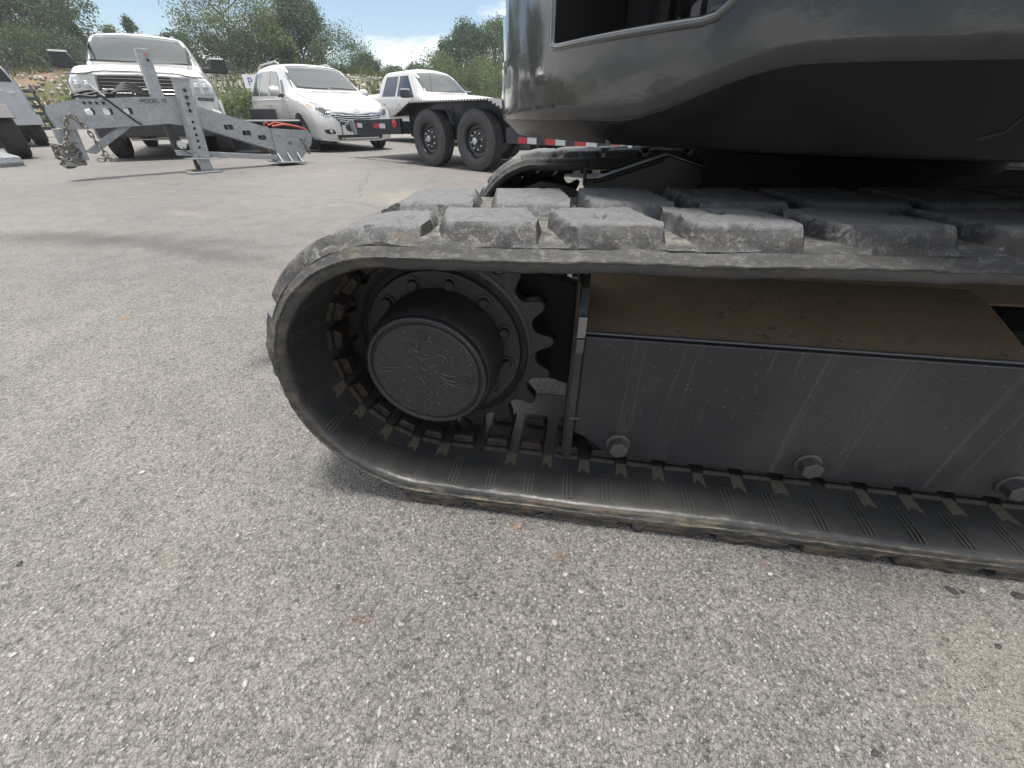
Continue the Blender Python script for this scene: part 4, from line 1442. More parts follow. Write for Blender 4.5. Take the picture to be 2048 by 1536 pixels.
for sd in (-1, 1):
    patch(vbvh, [(-2.00, 1.10), (-2.86, 1.115), (-2.86, 1.60), (-2.50, 1.575), (-2.28, 1.46)], 's', 'front_window', 'side_glass', van, 0.008, 0.03, 0.1, sd)
    patch(vbvh, [(-1.66, 1.09), (-1.93, 1.10), (-2.14, 1.40), (-2.05, 1.40)], 's', 'quarter_window', 'side_glass', van, 0.008, 0.03, 0.1, sd)
    patch(vbvh, [(-2.96, 1.12), (-3.78, 1.13), (-3.74, 1.63), (-2.96, 1.61)], 's', 'sliding_window', 'side_glass', van, 0.008, 0.03, 0.1, sd)
    patch(vbvh, [(-3.87, 1.13), (-4.72, 1.15), (-4.55, 1.55), (-4.40, 1.60), (-3.83, 1.63)], 's', 'rear_window', 'side_glass', van, 0.008, 0.03, 0.1, sd)
    for (a, zz) in ((-2.80, 0.92), (-3.05, 0.92)):
        c = on(vbvh, a, zz, 's', 0.012, sd)
        MB().box(c, (0.16, 0.03, 0.035)).build('door_handle', 'chrome', van, None, 0.01)
    strip(vbvh, [(-2.91, 0.30), (-2.91, 1.62)], 0.004, 'door_seam', 'black_plastic', van, 's', 0.0, sd)
    strip(vbvh, [(-1.55, 0.35), (-1.62, 1.02)], 0.004, 'door_seam', 'black_plastic', van, 's', 0.0, sd)
    strip(vbvh, [(-1.60, 1.005), (-2.90, 1.02), (-4.85, 1.04)], 0.008, 'belt_trim', 'white_paint', van, 's', 0.0, sd)
    # roof rail
    MB().tube([(-2.55, 0.63 * sd, 1.735), (-2.75, 0.63 * sd, 1.79), (-4.1, 0.62 * sd, 1.79), (-4.45, 0.61 * sd, 1.73)], 0.02, 8).build('roof_rail', 'dull_chrome', van, 50)
    # mirror
    mr = MB().lathe([(0.02, -0.10), (0.085, -0.09), (0.105, -0.02), (0.10, 0.06), (0.07, 0.10), (0.01, 0.11)], 20, lambda u, v_, a, sd=sd: Vector((-1.83 + u * 0.85, sd * (1.10 + a), 1.17 + v_ * 0.95))).build('mirror', 'pearl_white', van, 45)
    MB().prism([(-1.78, 1.06), (-1.95, 1.06), (-1.90, 1.13), (-1.80, 1.13)], 0.90 * sd, 1.03 * sd, sp).build('mirror_arm', 'black_plastic', mr, None, 0.01)
    MB().lathe([(0.088, 0), (0.08, 0.008), (0.004, 0.008)], 20, lambda u, v_, a, sd=sd: Vector((-1.91 - a, sd * 1.10 + u * 1.0, 1.17 + v_ * 0.95))).build('mirror_glass', 'side_glass', mr)
    # headlamp
    hl = [(0.56, 0.755), (0.62, 0.69), (0.74, 0.70), (0.90, 0.83), (0.955, 0.95), (0.90, 0.965), (0.70, 0.87)]
    hp = hl if sd > 0 else mir(hl)
    ho = patch(vbvh, hp, 'f', 'headlamp', 'lamp_glass', van, 0.010, 0.04, 0.05)
    hi_ = [(0.60, 0.745), (0.655, 0.71), (0.73, 0.725), (0.84, 0.815), (0.80, 0.86), (0.70, 0.83)]
    patch(vbvh, hi_ if sd > 0 else mir(hi_), 'f', 'lens', 'lamp_dark', ho, 0.014, 0.02, 0.05)
    am = [(0.865, 0.84), (0.905, 0.86), (0.935, 0.935), (0.89, 0.94)]
    patch(vbvh, am if sd > 0 else mir(am), 'f', 'indicator', 'amber', ho, 0.015, 0.02, 0.05)
    # fog lamp
    fg = rounded([(0.56, 0.36), (0.76, 0.36), (0.80, 0.44), (0.60, 0.45)], 0.05, 3)
    fo = patch(vbvh, fg if sd > 0 else mir(fg), 'f', 'fog_lamp', 'black_plastic', van, 0.008, 0.03, 0.06)
    fc = on(vbvh, 0.66 * sd, 0.405, 'f', 0.012)
    MB().lathe([(0.035, -0.01), (0.035, 0.012), (0.004, 0.016)], 18, lambda u, v_, a: fc + Vector((a, u, v_))).build('fog_lens', 'lamp_glass', fo, 40)
# grille
gb = [(-0.60, 0.72), (-0.42, 0.56), (0.42, 0.56), (0.60, 0.72), (0.30, 0.735), (0, 0.70), (-0.30, 0.735)]
go = patch(vbvh, gb, 'f', 'grille', 'black_plastic', van, 0.004, 0.03, 0.06)
for zz, hw in ((0.575, 0.44), (0.615, 0.49), (0.655, 0.54), (0.695, 0.585)):
    strip(vbvh, [(-hw, zz + 0.03), (-hw * 0.5, zz + 0.008), (0, zz - 0.002), (hw * 0.5, zz + 0.008), (hw, zz + 0.03)], 0.011, 'grille_bar', 'chrome', go, 'f', 0.014)
strip(vbvh, [(-0.66, 0.76), (-0.35, 0.755), (0, 0.725), (0.35, 0.755), (0.66, 0.76)], 0.012, 'grille_trim', 'chrome', go, 'f', 0.008)
# emblem of three ovals
ec = on(vbvh, 0, 0.765, 'f', 0.012)
em = MB()
for (ry, rz, oz_) in ((0.075, 0.050, 0), (0.024, 0.048, 0), (0.055, 0.020, 0.022)):
    em.tube([(ec.x + 0.004, ry * math.cos(a * 0.2618), ec.z + oz_ + rz * math.sin(a * 0.2618)) for a in range(24)], 0.0065, 6, True)
em.build('badge', 'chrome', van, 60)
for sd in (-1, 1):
    strip(vbvh, [(0.955 * sd, 0.96), (0.90 * sd, 0.975), (0.72 * sd, 0.885), (0.56 * sd, 0.775)], 0.005, 'hood_seam', 'grey_plastic', van, 'f', 0.0)
    strip(vbvh, [(0.955 * sd, 0.90), (0.93 * sd, 0.72), (0.945 * sd, 0.60)], 0.004, 'bumper_seam', 'grey_plastic', van, 'f', 0.0)
    strip(vbvh, [(-0.30, 0.93 * sd * 0.86), (-0.8, 0.80 * sd), (-1.30, 0.80 * sd)], 0.005, 'hood_seam', 'grey_plastic', van, 't', 0.0)
patch(vbvh, rounded([(-0.52, 0.24), (0.52, 0.24), (0.56, 0.34), (-0.56, 0.34)], 0.03, 3), 'f', 'lower_intake', 'black_plastic', van, 0.006, 0.03, 0.08)
strip(vbvh, [(-0.84, 0.26), (-0.5, 0.225), (0.5, 0.225), (0.84, 0.26)], 0.02, 'bumper_lip', 'pearl_white', van, 'f', 0.0)
for (a0, a1) in ((-0.72, -0.05), (0.05, 0.70)):
    MB().tube([on(vbvh, a0, 1.245, 'f', 0.02), on(vbvh, (a0 + a1) / 2, 1.228, 'f', 0.02), on(vbvh, a1, 1.22, 'f', 0.02)], 0.012, 6).build('wiper', 'black_plastic', van, 60)
MB().box((-2.5, 0, 0.30), (4.2, 1.5, 0.22)).build('underbody', 'black_plastic', van, None, 0.02)
for wx in (-0.95, -3.98):
    for sd in (-1, 1):
        wheel(van, wx, 0.85 * sd, 0.345, 0.23, sd, 'alloy', 0.235)

# ---- white heavy pickup seen from the front
ram = empty('pickup_truck', (-6.85, 9.05, 0), heading(0.52, -0.854), label='white heavy pickup with tow mirrors and roof lights facing the camera', category='pickup')
ram.scale = (1.07, 1.07, 1.07)
RR = [
    (0.00, 0.50, 0.80, 0.90, 0.78, 0.92, 1.08, 0.86, 1.27, 0.07, 0.03),
    (-0.06, 0.46, 0.90, 0.985, 0.80, 0.98, 1.12, 0.90, 1.325, 0.08, 0.035),
    (-0.25, 0.44, 0.96, 1.025, 0.82, 1.01, 1.16, 0.92, 1.37, 0.09, 0.04),
    (-0.8, 0.44, 0.97, 1.03, 0.84, 1.01, 1.20, 0.91, 1.42, 0.10, 0.04),
    (-1.30, 0.44, 0.97, 1.03, 0.85, 1.00, 1.24, 0.89, 1.465, 0.09, 0.04),
    (-1.42, 0.44, 0.97, 1.03, 0.85, 1.00, 1.26, 0.88, 1.50, 0.08, 0.03),
    (-1.75, 0.44, 0.97, 1.03, 0.85, 0.995, 1.29, 0.83, 1.73, 0.07, 0.04),
    (-2.10, 0.44, 0.97, 1.03, 0.85, 0.99, 1.31, 0.78, 1.94, 0.07, 0.05),
    (-2.40, 0.44, 0.97, 1.03, 0.85, 0.99, 1.32, 0.765, 2.0, 0.07, 0.05),
    (-3.9, 0.44, 0.97, 1.03, 0.85, 0.99, 1.34, 0.76, 2.0, 0.07, 0.05),
    (-4.12, 0.44, 0.97, 1.03, 0.85, 0.99, 1.34, 0.80, 1.90, 0.07, 0.05),
    (-4.20, 0.44, 0.97, 1.02, 0.85, 0.985, 1.34, 0.93, 1.44, 0.05, 0.0),
    (-6.0, 0.46, 0.97, 1.02, 0.85, 0.985, 1.34, 0.93, 1.44, 0.05, 0.0),
]
rb, rbvh = car_body(RR, [(-1.02, 0.42), (-4.95, 0.42)], 0.49, 'body', 'white_paint', ram)
patch(rbvh, frit([(-0.85, 1.525), (0, 1.515), (0.85, 1.525), (0.755, 1.90), (0.66, 1.945), (0, 1.975), (-0.66, 1.945), (-0.755, 1.90)]), 'f', 'windscreen_seal', 'black_plastic', ram, 0.012, 0.03, 0.09)
patch(rbvh, [(-0.85, 1.525), (0, 1.515), (0.85, 1.525), (0.755, 1.90), (0.66, 1.945), (0, 1.975), (-0.66, 1.945), (-0.755, 1.90)], 'f', 'windscreen', 'windscreen', ram, 0.018, 0.03, 0.1)
gr = rounded([(-0.56, 0.80), (0.56, 0.80), (0.63, 0.98), (0.58, 1.235), (-0.58, 1.235), (-0.63, 0.98)], 0.05, 4)
go = patch(rbvh, gr, 'f', 'grille', 'black_plastic', ram, 0.010, 0.03, 0.08)
for zz in (0.85, 0.90, 0.95, 1.10, 1.15, 1.20):
    strip(rbvh, [(-0.56, zz), (0.56, zz)], 0.010, 'grille_slat', 'black_plastic', go, 'f', 0.018)
for zz in (1.005, 1.055):
    strip(rbvh, [(-0.58, zz), (-0.22, zz)], 0.011, 'grille_bar', 'chrome', go, 'f', 0.022)
    strip(rbvh, [(0.22, zz), (0.58, zz)], 0.011, 'grille_bar', 'chrome', go, 'f', 0.022)
for ys in (-1, 1):
    strip(rbvh, [(0.22 * ys, 1.0), (0.22 * ys, 1.06)], 0.011, 'grille_bar', 'chrome', go, 'f', 0.022, 1, 6, 2)
# three plain bars of lettering across the grille
for y0 in (-0.13, 0.0, 0.13):
    mbx = MB()
    c = on(rbvh, y0, 1.03, 'f', 0.028)
    mbx.box(c + Vector((0, 0, 0.035)), (0.012, 0.105, 0.018)); mbx.box(c + Vector((0, -0.043, 0)), (0.012, 0.02, 0.09)); mbx.box(c + Vector((0, 0.043, 0)), (0.012, 0.02, 0.09))
    mbx.build('grille_letter', 'chrome', go)
strip(rbvh, [(-0.60, 0.79), (-0.66, 0.98), (-0.61, 1.25), (0, 1.262), (0.61, 1.25), (0.66, 0.98), (0.60, 0.79)], 0.022, 'grille_surround', 'white_paint', go, 'f', 0.008)
strip(rbvh, [(-0.97, 1.255), (-0.72, 1.25), (-0.60, 1.285), (-0.45, 1.30), (0, 1.305), (0.45, 1.30), (0.60, 1.285), (0.72, 1.25), (0.97, 1.255)], 0.008, 'hood_seam', 'black_plastic', ram, 'f', 0.0)
for sd in (-1, 1):
    hl = rounded([(0.68, 1.005), (0.97, 0.985), (0.975, 1.20), (0.70, 1.225)], 0.03, 3)
    ho = patch(rbvh, hl if sd > 0 else mir(hl), 'f', 'headlamp', 'lamp_glass', ram, 0.012, 0.04, 0.06)
    for yy, rr_ in ((0.755, 0.052), (0.885, 0.052)):
        c = on(rbvh, yy * sd, 1.115, 'f', 0.016)
        MB().lathe([(rr_, -0.02), (rr_, 0.006), (rr_ * 0.8, 0.012), (rr_ * 0.75, -0.004), (0.004, 0.004)], 22, lambda u, v_, a: c + Vector((a, u, v_))).build('lamp_bowl', 'dull_chrome', ho, 30)
    ml = [(0.70, 0.92), (0.95, 0.905), (0.965, 0.955), (0.72, 0.965)]
    patch(rbvh, ml if sd > 0 else mir(ml), 'f', 'marker_lamp', 'lamp_dark', ram, 0.012, 0.03, 0.06)
    fg = rounded([(0.62, 0.60), (0.86, 0.61), (0.88, 0.70), (0.62, 0.70)], 0.03, 3)
    patch(rbvh, fg if sd > 0 else mir(fg), 'f', 'fog_lamp', 'lamp_dark', ram, 0.012, 0.03, 0.06)
    # tow mirrors
    mr = MB().prism(rounded([(1.08, 1.42), (1.36, 1.42), (1.40, 1.48), (1.39, 1.66), (1.31, 1.68), (1.14, 1.67), (1.08, 1.58)], 0.03, 3), -1.72, -1.90, lambda u, v_, a, sd=sd: Vector((a, u * sd, v_))).build('mirror', 'black_plastic', ram, None, 0.025)
    MB().box((-1.80, sd * 1.03, 1.47), (0.09, 0.22, 0.09)).build('mirror_arm', 'black_plastic', mr, None, 0.02)
    MB().box((-1.72, sd * 1.23, 1.662), (0.05, 0.26, 0.028)).build('mirror_cap', 'white_paint', mr, None, 0.01)
    for (a, b_, c_, d_) in ((-2.0, -2.95, 1.36, 1.86), (-3.05, -3.95, 1.38, 1.86)):
        pl = [(a, c_), (b_, c_), (b_ + 0.02, d_), (a - (0.36 if a > -2.5 else 0.02), d_)]
        patch(rbvh, pl, 's', 'side_window', 'side_glass', ram, 0.008, 0.03, 0.1, sd)
    strip(rbvh, [(-1.50, 0.6), (-1.55, 1.30)], 0.004, 'door_seam', 'black_plastic', ram, 's', 0.0, sd)
    # flared arch
    MB().tube([(-1.02 + 0.50 * math.cos(R(a)), 1.035 * sd, 0.42 + 0.50 * math.sin(R(a))) for a in range(-10, 191, 10)], 0.035, 8).build('arch_flare', 'grey_plastic', ram, 60)
# bumper
MB().prism(rounded([(-1.0, 0.58), (-0.8, 0.56), (0.8, 0.56), (1.0, 0.58), (1.02, 0.74), (0.9, 0.79), (-0.9, 0.79), (-1.02, 0.74)], 0.03, 3), -0.12, 0.10, lambda u, v_, a: Vector((a - 0.10 * (abs(u) / 1.0) ** 3, u, v_))).build('bumper', 'white_paint', ram, 40, 0.03)
MB().prism([(-0.5, 0.61), (0.5, 0.61), (0.46, 0.70), (-0.46, 0.70)], 0.09, 0.108, lambda u, v_, a: Vector((a, u, v_))).build('bumper_intake', 'black_plastic', ram, None, 0.008)
MB().prism([(-0.92, 0.36), (0.92, 0.36), (0.95, 0.57), (-0.95, 0.57)], -0.3, 0.04, lambda u, v_, a: Vector((a, u, v_))).build('valance', 'black_plastic', ram, None, 0.03)
MB().tube([(-0.2, -0.55, 0.33), (-0.2, 0.55, 0.33)], 0.02, 8).build('tow_bar', 'dull_chrome', ram, 60)
MB().box((-3.2, 0, 0.52), (5.2, 1.5, 0.3)).build('underbody', 'black_plastic', ram, None, 0.03)
for yy in (-0.58, -0.29, 0.0, 0.29, 0.58):
    c = on(rbvh, -2.42, yy, 't')
    MB().lathe([(0.055, -0.01), (0.05, 0.022), (0.02, 0.034), (0.003, 0.035)], 14, lambda u, v_, a: c + Vector((u * 1.2, v_ * 0.8, a))).build('roof_lamp', 'dull_chrome', ram, 40)
c = on(rbvh, -2.7, -0.30, 't')
MB().prism([(0.10, 0), (-0.10, 0), (-0.07, 0.09), (-0.02, 0.06)], -0.012, 0.012, lambda u, v_, a: c + Vector((u, a, v_))).build('aerial_fin', 'grey_plastic', ram, None, 0.006)
MB().tube([on(rbvh, -0.80, 1.54, 'f', 0.025), on(rbvh, -0.30, 1.53, 'f', 0.025), on(rbvh, -0.1, 1.535, 'f', 0.025)], 0.014, 6).build('wiper', 'black_plastic', ram, 60)
MB().tube([on(rbvh, 0.05, 1.54, 'f', 0.025), on(rbvh, 0.72, 1.54, 'f', 0.025)], 0.014, 6).build('wiper', 'black_plastic', ram, 60)
for wx in (-1.02, -4.95):
    for sd in (-1, 1):
        wheel(ram, wx, 0.88 * sd, 0.42, 0.28, sd, 'plain', 0.24)

# ---- white crew-cab pickup behind the trailer
pk = empty('pickup_truck', (-0.95, 13.6, 0), heading(0.70, -0.714), label='white crew cab pickup parked behind the black trailer', category='pickup')
pk.scale = (0.98, 0.98, 0.965)
PR = [
    (0.00, 0.40, 0.78, 0.86, 0.70, 0.88, 0.98, 0.82, 1.10, 0.06, 0.02),
    (-0.08, 0.38, 0.90, 0.96, 0.74, 0.95, 1.04, 0.88, 1.17, 0.07, 0.03),
    (-0.5, 0.36, 0.94, 0.995, 0.78, 0.98, 1.10, 0.88, 1.24, 0.09, 0.03),
    (-1.35, 0.36, 0.94, 1.0, 0.80, 0.98, 1.16, 0.87, 1.30, 0.09, 0.03),
    (-1.45, 0.36, 0.94, 1.0, 0.80, 0.98, 1.17, 0.85, 1.34, 0.08, 0.03),
    (-1.80, 0.36, 0.94, 1.0, 0.80, 0.97, 1.20, 0.78, 1.60, 0.07, 0.04),
    (-2.20, 0.36, 0.94, 1.0, 0.80, 0.97, 1.21, 0.72, 1.85, 0.07, 0.05),
    (-2.55, 0.36, 0.94, 1.0, 0.80, 0.97, 1.22, 0.71, 1.92, 0.07, 0.05),
    (-3.75, 0.36, 0.94, 1.0, 0.80, 0.97, 1.23, 0.70, 1.91, 0.07, 0.05),
    (-3.98, 0.36, 0.94, 1.0, 0.80, 0.97, 1.23, 0.76, 1.78, 0.07, 0.05),
    (-4.10, 0.36, 0.94, 1.0, 0.80, 0.97, 1.23, 0.90, 1.36, 0.05, 0.0),
    (-5.8, 0.40, 0.94, 1.0, 0.80, 0.97, 1.23, 0.90, 1.36, 0.05, 0.0),
]
pb, pbvh = car_body(PR, [(-0.98, 0.40), (-4.75, 0.40)], 0.46, 'body', 'white_paint', pk, 50)
patch(pbvh, [(-0.80, 1.365), (0, 1.355), (0.80, 1.365), (0.70, 1.80), (0.60, 1.84), (0, 1.875), (-0.60, 1.84), (-0.70, 1.80)], 'f', 'windscreen', 'windscreen', pk, 0.018, 0.03, 0.1)
for sd in (-1, 1):
    patch(pbvh, [(-1.92, 1.25), (-2.86, 1.27), (-2.86, 1.79), (-2.42, 1.78)], 's', 'front_window', 'side_glass', pk, 0.008, 0.03, 0.1, sd)
    patch(pbvh, [(-2.98, 1.27), (-3.80, 1.28), (-3.70, 1.79), (-2.98, 1.79)], 's', 'rear_window', 'side_glass', pk, 0.008, 0.03, 0.1, sd)
    mr = MB().prism(rounded([(1.05, 1.20), (1.32, 1.20), (1.33, 1.40), (1.10, 1.41)], 0.04, 3), -1.90, -2.06, lambda u, v_, a, sd=sd: Vector((a, u * sd, v_))).build('mirror', 'black_plastic', pk, None, 0.03)
    MB().box((-1.98, sd * 1.19, 1.405), (0.16, 0.26, 0.05)).build('mirror_cap', 'dull_chrome', mr, None, 0.02)
    MB().box((-1.97, sd * 1.02, 1.25), (0.08, 0.14, 0.06)).build('mirror_arm', 'black_plastic', mr, None, 0.01)
    for a in (-2.75, -3.65):
        MB().box(on(pbvh, a, 1.08, 's', 0.012, sd), (0.17, 0.03, 0.04)).build('door_handle', 'chrome', pk, None, 0.01)
    strip(pbvh, [(-2.92, 0.45), (-2.92, 1.82)], 0.005, 'door_seam', 'black_plastic', pk, 's', 0.0, sd)
    hl = rounded([(0.66, 0.86), (0.94, 0.84), (0.95, 1.06), (0.68, 1.07)], 0.03, 3)
    patch(pbvh, hl if sd > 0 else mir(hl), 'f', 'headlamp', 'lamp_glass', pk, 0.012, 0.03, 0.08)
patch(pbvh, rounded([(-0.6, 0.72), (0.6, 0.72), (0.6, 1.04), (-0.6, 1.04)], 0.04, 3), 'f', 'grille', 'black_plastic', pk, 0.01, 0.03, 0.1)
MB().prism(rounded([(-0.98, 0.48), (0.98, 0.48), (1.0, 0.66), (-1.0, 0.66)], 0.03, 3), -0.1, 0.09, lambda u, v_, a: Vector((a - 0.10 * (abs(u)) ** 3, u, v_))).build('bumper', 'dull_chrome', pk, 40, 0.03)
MB().tube([on(pbvh, -0.75, 1.375, 'f', 0.02), on(pbvh, 0.0, 1.37, 'f', 0.02)], 0.012, 6).build('wiper', 'black_plastic', pk, 60)
MB().tube([on(pbvh, 0.05, 1.375, 'f', 0.02), on(pbvh, 0.70, 1.38, 'f', 0.02)], 0.012, 6).build('wiper', 'black_plastic', pk, 60)
c = on(pbvh, -1.15, -0.80, 't')
MB().tube([c, c + Vector((-0.06, -0.02, 0.95))], [0.006, 0.003], 6).build('aerial', 'black_plastic', pk, 60)
MB().box((-3.0, 0, 0.42), (4.8, 1.5, 0.25)).build('underbody', 'black_plastic', pk, None, 0.03)
for wx in (-0.98, -4.75):
    for sd in (-1, 1):
        wheel(pk, wx, 0.86 * sd, 0.40, 0.26, sd, 'plain', 0.24)

# ------------------------------------------------------------------ black equipment trailer
tr_ang = math.atan2(-0.64, 0.77)
trl = empty('equipment_trailer', (-1.43, 7.78, 0), tr_ang, label='black tandem axle equipment trailer with white dotted fender edge', category='trailer')
# local: x along (to the right and nearer), y away from the camera side
WR = 0.415
for wx in (0.0, 1.10):
    w1 = wheel(trl, wx, 0.12, WR, 0.26, -1, 'trailer', 0.235)
    w2 = wheel(trl, wx, 2.0, WR, 0.26, 1, 'trailer', 0.235)
for wx in (0.0, 1.10):
    MB().tube([(wx, 0.2, WR), (wx, 1.95, WR)], 0.05, 10).build('axle', 'trailer_black', trl, 60)
# teardrop fender
fo_ = [(-0.95, 0.74), (-0.80, 0.765), (-0.38, 0.935), (1.42, 0.945), (1.78, 0.80), (1.78, 0.785), (1.41, 0.925), (-0.37, 0.915), (-0.79, 0.745), (-0.95, 0.72)]
fn_ = MB().prism(fo_, -0.02, 0.36, sp).build('fender', 'trailer_black', trl, None, 0.004)
MB().prism([(-0.80, 0.42), (-0.80, 0.75), (-0.38, 0.913), (1.41, 0.923), (1.76, 0.785), (1.76, 0.42)], 0.27, 0.30, sp).build('fender_back', 'trailer_black', trl, None, 0.004)
for xa, xb in ((0.50, 0.66), (0.72, 0.58)):
    MB().tube([(xa - 0.04, -0.005, 0.90), (xb, -0.005, 0.62)], 0.012, 6).build('fender_brace', 'trailer_black', trl, 60)
mk = MB().box((0, 0, 0), (0.034, 0.008, 0.020)).mesh('edge_dot')
mk.materials.append(MATS['tape_white'])
P0 = [(-0.93, 0.735), (-0.80, 0.757), (-0.38, 0.927), (1.42, 0.937), (1.78, 0.795)]
for i in range(len(P0) - 1):
    (xa, za_), (xb, zb_) = P0[i], P0[i + 1]
    ln = math.hypot(xb - xa, zb_ - za_)
    k = int(ln / 0.065)
    for q in range(k):
        f = (q + 0.5) / k
        o = put('edge_dot', mk, None, fn_)
        o.location = (xa + (xb - xa) * f, -0.024, za_ + (zb_ - za_) * f - 0.003)
# deck, rails and lamp box
MB().prism([(-2.42, 0.665), (-0.80, 0.695), (-0.80, 0.46), (-2.30, 0.42)], 0.05, 0.12, sp).build('side_rail', 'trailer_black', trl, None, 0.006)
MB().prism([(1.70, 0.60), (6.0, 0.60), (6.0, 0.40), (1.70, 0.40)], 0.05, 0.12, sp).build('side_rail', 'trailer_black', trl, None, 0.006)
MB().prism([(-2.3, 0.45), (6.0, 0.45), (6.0, 0.62), (-2.3, 0.66)], 0.36, 1.8, sp).build('deck', 'trailer_black', trl, None, 0.006)
MB().prism([(-2.48, 0.665), (-2.30, 0.670), (-2.22, 0.43), (-2.36, 0.43)], 0.03, 2.0, sp).build('end_beam', 'trailer_edge', trl, None, 0.01)
hb = MB().lathe([(0.075, 0.02), (0.085, 0.06), (0.085, 0.20), (0.06, 0.23), (0.004, 0.24)], 20, lambda u, v_, a: Vector((-2.50 - a * 0.6, 0.13 + u, 0.545 + v_))).build('lamp_tube', 'trailer_black', trl, 40)
MB().box((-2.72, 0.05, 0.60), (0.16, 0.02, 0.05)).build('bracket', 'trailer_black', trl, None, 0.004)
MB().tube([(-2.76, 0.04, 0.60), (-2.77, 0.04, 0.40), (-2.75, 0.04, 0.33)], 0.012, 6).build('hanging_cable', 'hose_black', trl, 60)
for (xa, wdt, mt) in ((-2.09, 0.16, 'tape_white'), (-2.20, 0.05, 'tape_red'), (-1.53, 0.18, 'tape_red'), (-1.34, 0.18, 'tape_white')):
    MB().box((xa, 0.047, 0.578), (wdt, 0.004, 0.075)).build('reflective_tape', mt, trl)
MB().lathe([(0.062, 0), (0.062, 0.012), (0.05, 0.02), (0.004, 0.024)], 24, lambda u, v_, a: Vector((-0.94 + u, 0.046 - a, 0.622 + v_))).build('marker_lamp', 'red_lens', trl, 40)
for i in range(6):
    xa = 2.02 + 0.48 * i
    MB().box((xa - 0.005, 0.047, 0.447), (0.16, 0.004, 0.075)).build('reflective_tape', 'tape_red', trl)
    MB().box((xa + 0.165, 0.047, 0.447), (0.16, 0.004, 0.075)).build('reflective_tape', 'tape_white', trl)

# ---- second trailer farther off, seen in the gap under the excavator house
t2 = empty('flatbed_trailer', (1.55, 11.6, 0), math.atan2(0.02, 1.0), label='black flatbed trailer farther off, its wheels showing under the excavator', category='trailer')
for i in range(4):
    wheel(t2, -1.1 + 1.12 * i, 0.1, 0.40, 0.24, -1, 'trailer', 0.235)
    wheel(t2, -1.1 + 1.12 * i, 2.1, 0.40, 0.24, 1, 'plain', 0.235)
MB().box((1.0, 1.1, 0.86), (7.0, 2.4, 0.16)).build('deck', 'trailer_black', t2, None, 0.01)
for yy in (0.55, 1.65):
    MB().box((1.0, yy, 0.66), (6.8, 0.1, 0.26)).build('chassis_rail', 'trailer_black', t2, None, 0.01)

# ------------------------------------------------------------------ galvanised towing attachment
ia = math.atan2(0.75, 0.66)
imp = empty('towing_attachment', (-5.07, 6.92, 0), ia, label='galvanised steel towing attachment with stars, propped on a jack leg', category='attachment')
# local x along the beam (away from the camera, to the right), y towards the far side
PL = 0.02


def holes_plate(outline, holes, y0, y1, name, material, parent):
    """steel plate with openings cut through"""
    o = MB().prism(outline, y0, y1, sp).build(name, material, parent)
    cut = []
    for h in holes:
        cut.append(MB().prism(h, min(y0, y1) - 0.05, max(y0, y1) + 0.05, sp).build('cutter', material))
    pr = o.parent; o.parent = None
    bpy.context.view_layer.update()
    boolean(o, cut)
    o.parent = pr
    return o


def slot(cx, cz, w_, h_):
    return rounded([(cx - w_ / 2, cz - h_ / 2), (cx + w_ / 2, cz - h_ / 2), (cx + w_ / 2, cz + h_ / 2), (cx - w_ / 2, cz + h_ / 2)], min(w_, h_) * 0.3, 3)


bo = [(-1.23, 0.845), (-0.93, 0.913), (-0.30, 0.953), (0.20, 0.976), (0.32, 0.885), (1.42, 0.545), (1.40, 0.215), (1.12, 0.31), (0.32, 0.595), (-0.03, 0.640), (-0.59, 0.610), (-1.127, 0.586), (-1.25, 0.615), (-1.262, 0.76)]
hs = [slot(-0.845, 0.786, 0.10, 0.075), slot(-0.66, 0.786, 0.10, 0.075), slot(-0.444, 0.793, 0.10, 0.075), slot(0.74, 0.585, 0.13, 0.07), slot(0.98, 0.50, 0.13, 0.07), slot(1.20, 0.43, 0.13, 0.07)]
beam_n = holes_plate(bo, hs, 0.0, PL, 'beam_plate', 'galvanised', imp)
beam_f = holes_plate(bo, hs, 0.22, 0.22 + PL, 'beam_plate', 'galvanised', imp)
# top and bottom closing plates, in lengths
for (a, b_) in (((-1.22, 0.846), (-0.93, 0.912)), ((-0.93, 0.912), (0.20, 0.975)), ((0.33, 0.88), (1.41, 0.546))):
    d = Vector((b_[0] - a[0], 0, b_[1] - a[1]))
    MB().prism([(a[0], a[1] - 0.012), (b_[0], b_[1] - 0.012), (b_[0], b_[1] - 0.002), (a[0], a[1] - 0.002)], PL, 0.22, sp).build('top_plate', 'galvanised', imp)
# big end plates
ep = [(1.37, 0.56), (1.99, 0.52), (2.06, 0.445), (2.0, 0.30), (1.72, 0.05), (1.34, 0.07)]
eh = [slot(1.62, 0.335, 0.07, 0.055), rounded([(1.80, 0.41), (1.92, 0.40), (1.90, 0.33), (1.83, 0.335)], 0.02, 3)]
holes_plate(ep, eh, -0.03, -0.005, 'end_plate', 'galvanised', imp)
holes_plate(ep, eh, 0.245, 0.27, 'end_plate', 'galvanised', imp)
MB().prism([(1.30, 0.048), (1.76, 0.028), (1.76, 0.05), (1.30, 0.07)], -0.18, 0.40, sp).build('skid_plate', 'galvanised', imp, None, 0.004)
for xx in (1.36, 1.53, 1.70):
    MB().prism([(-0.17, 0.05), (-0.03, 0.05), (-0.03, 0.19)], xx - 0.008, xx + 0.008, lambda u, v_, a: Vector((a, u, v_))).build('gusset', 'galvanised', imp)
MB().prism([(0.25, 0.275), (1.36, 0.163), (1.36, 0.088), (0.25, 0.205)], -0.02, 0.05, sp).build('lower_tube', 'galvanised', imp, None, 0.006)
MB().box((1.43, 0.1, 0.02), (0.07, 0.07, 0.045)).build('wear_foot', 'black_plastic', imp, None, 0.006)
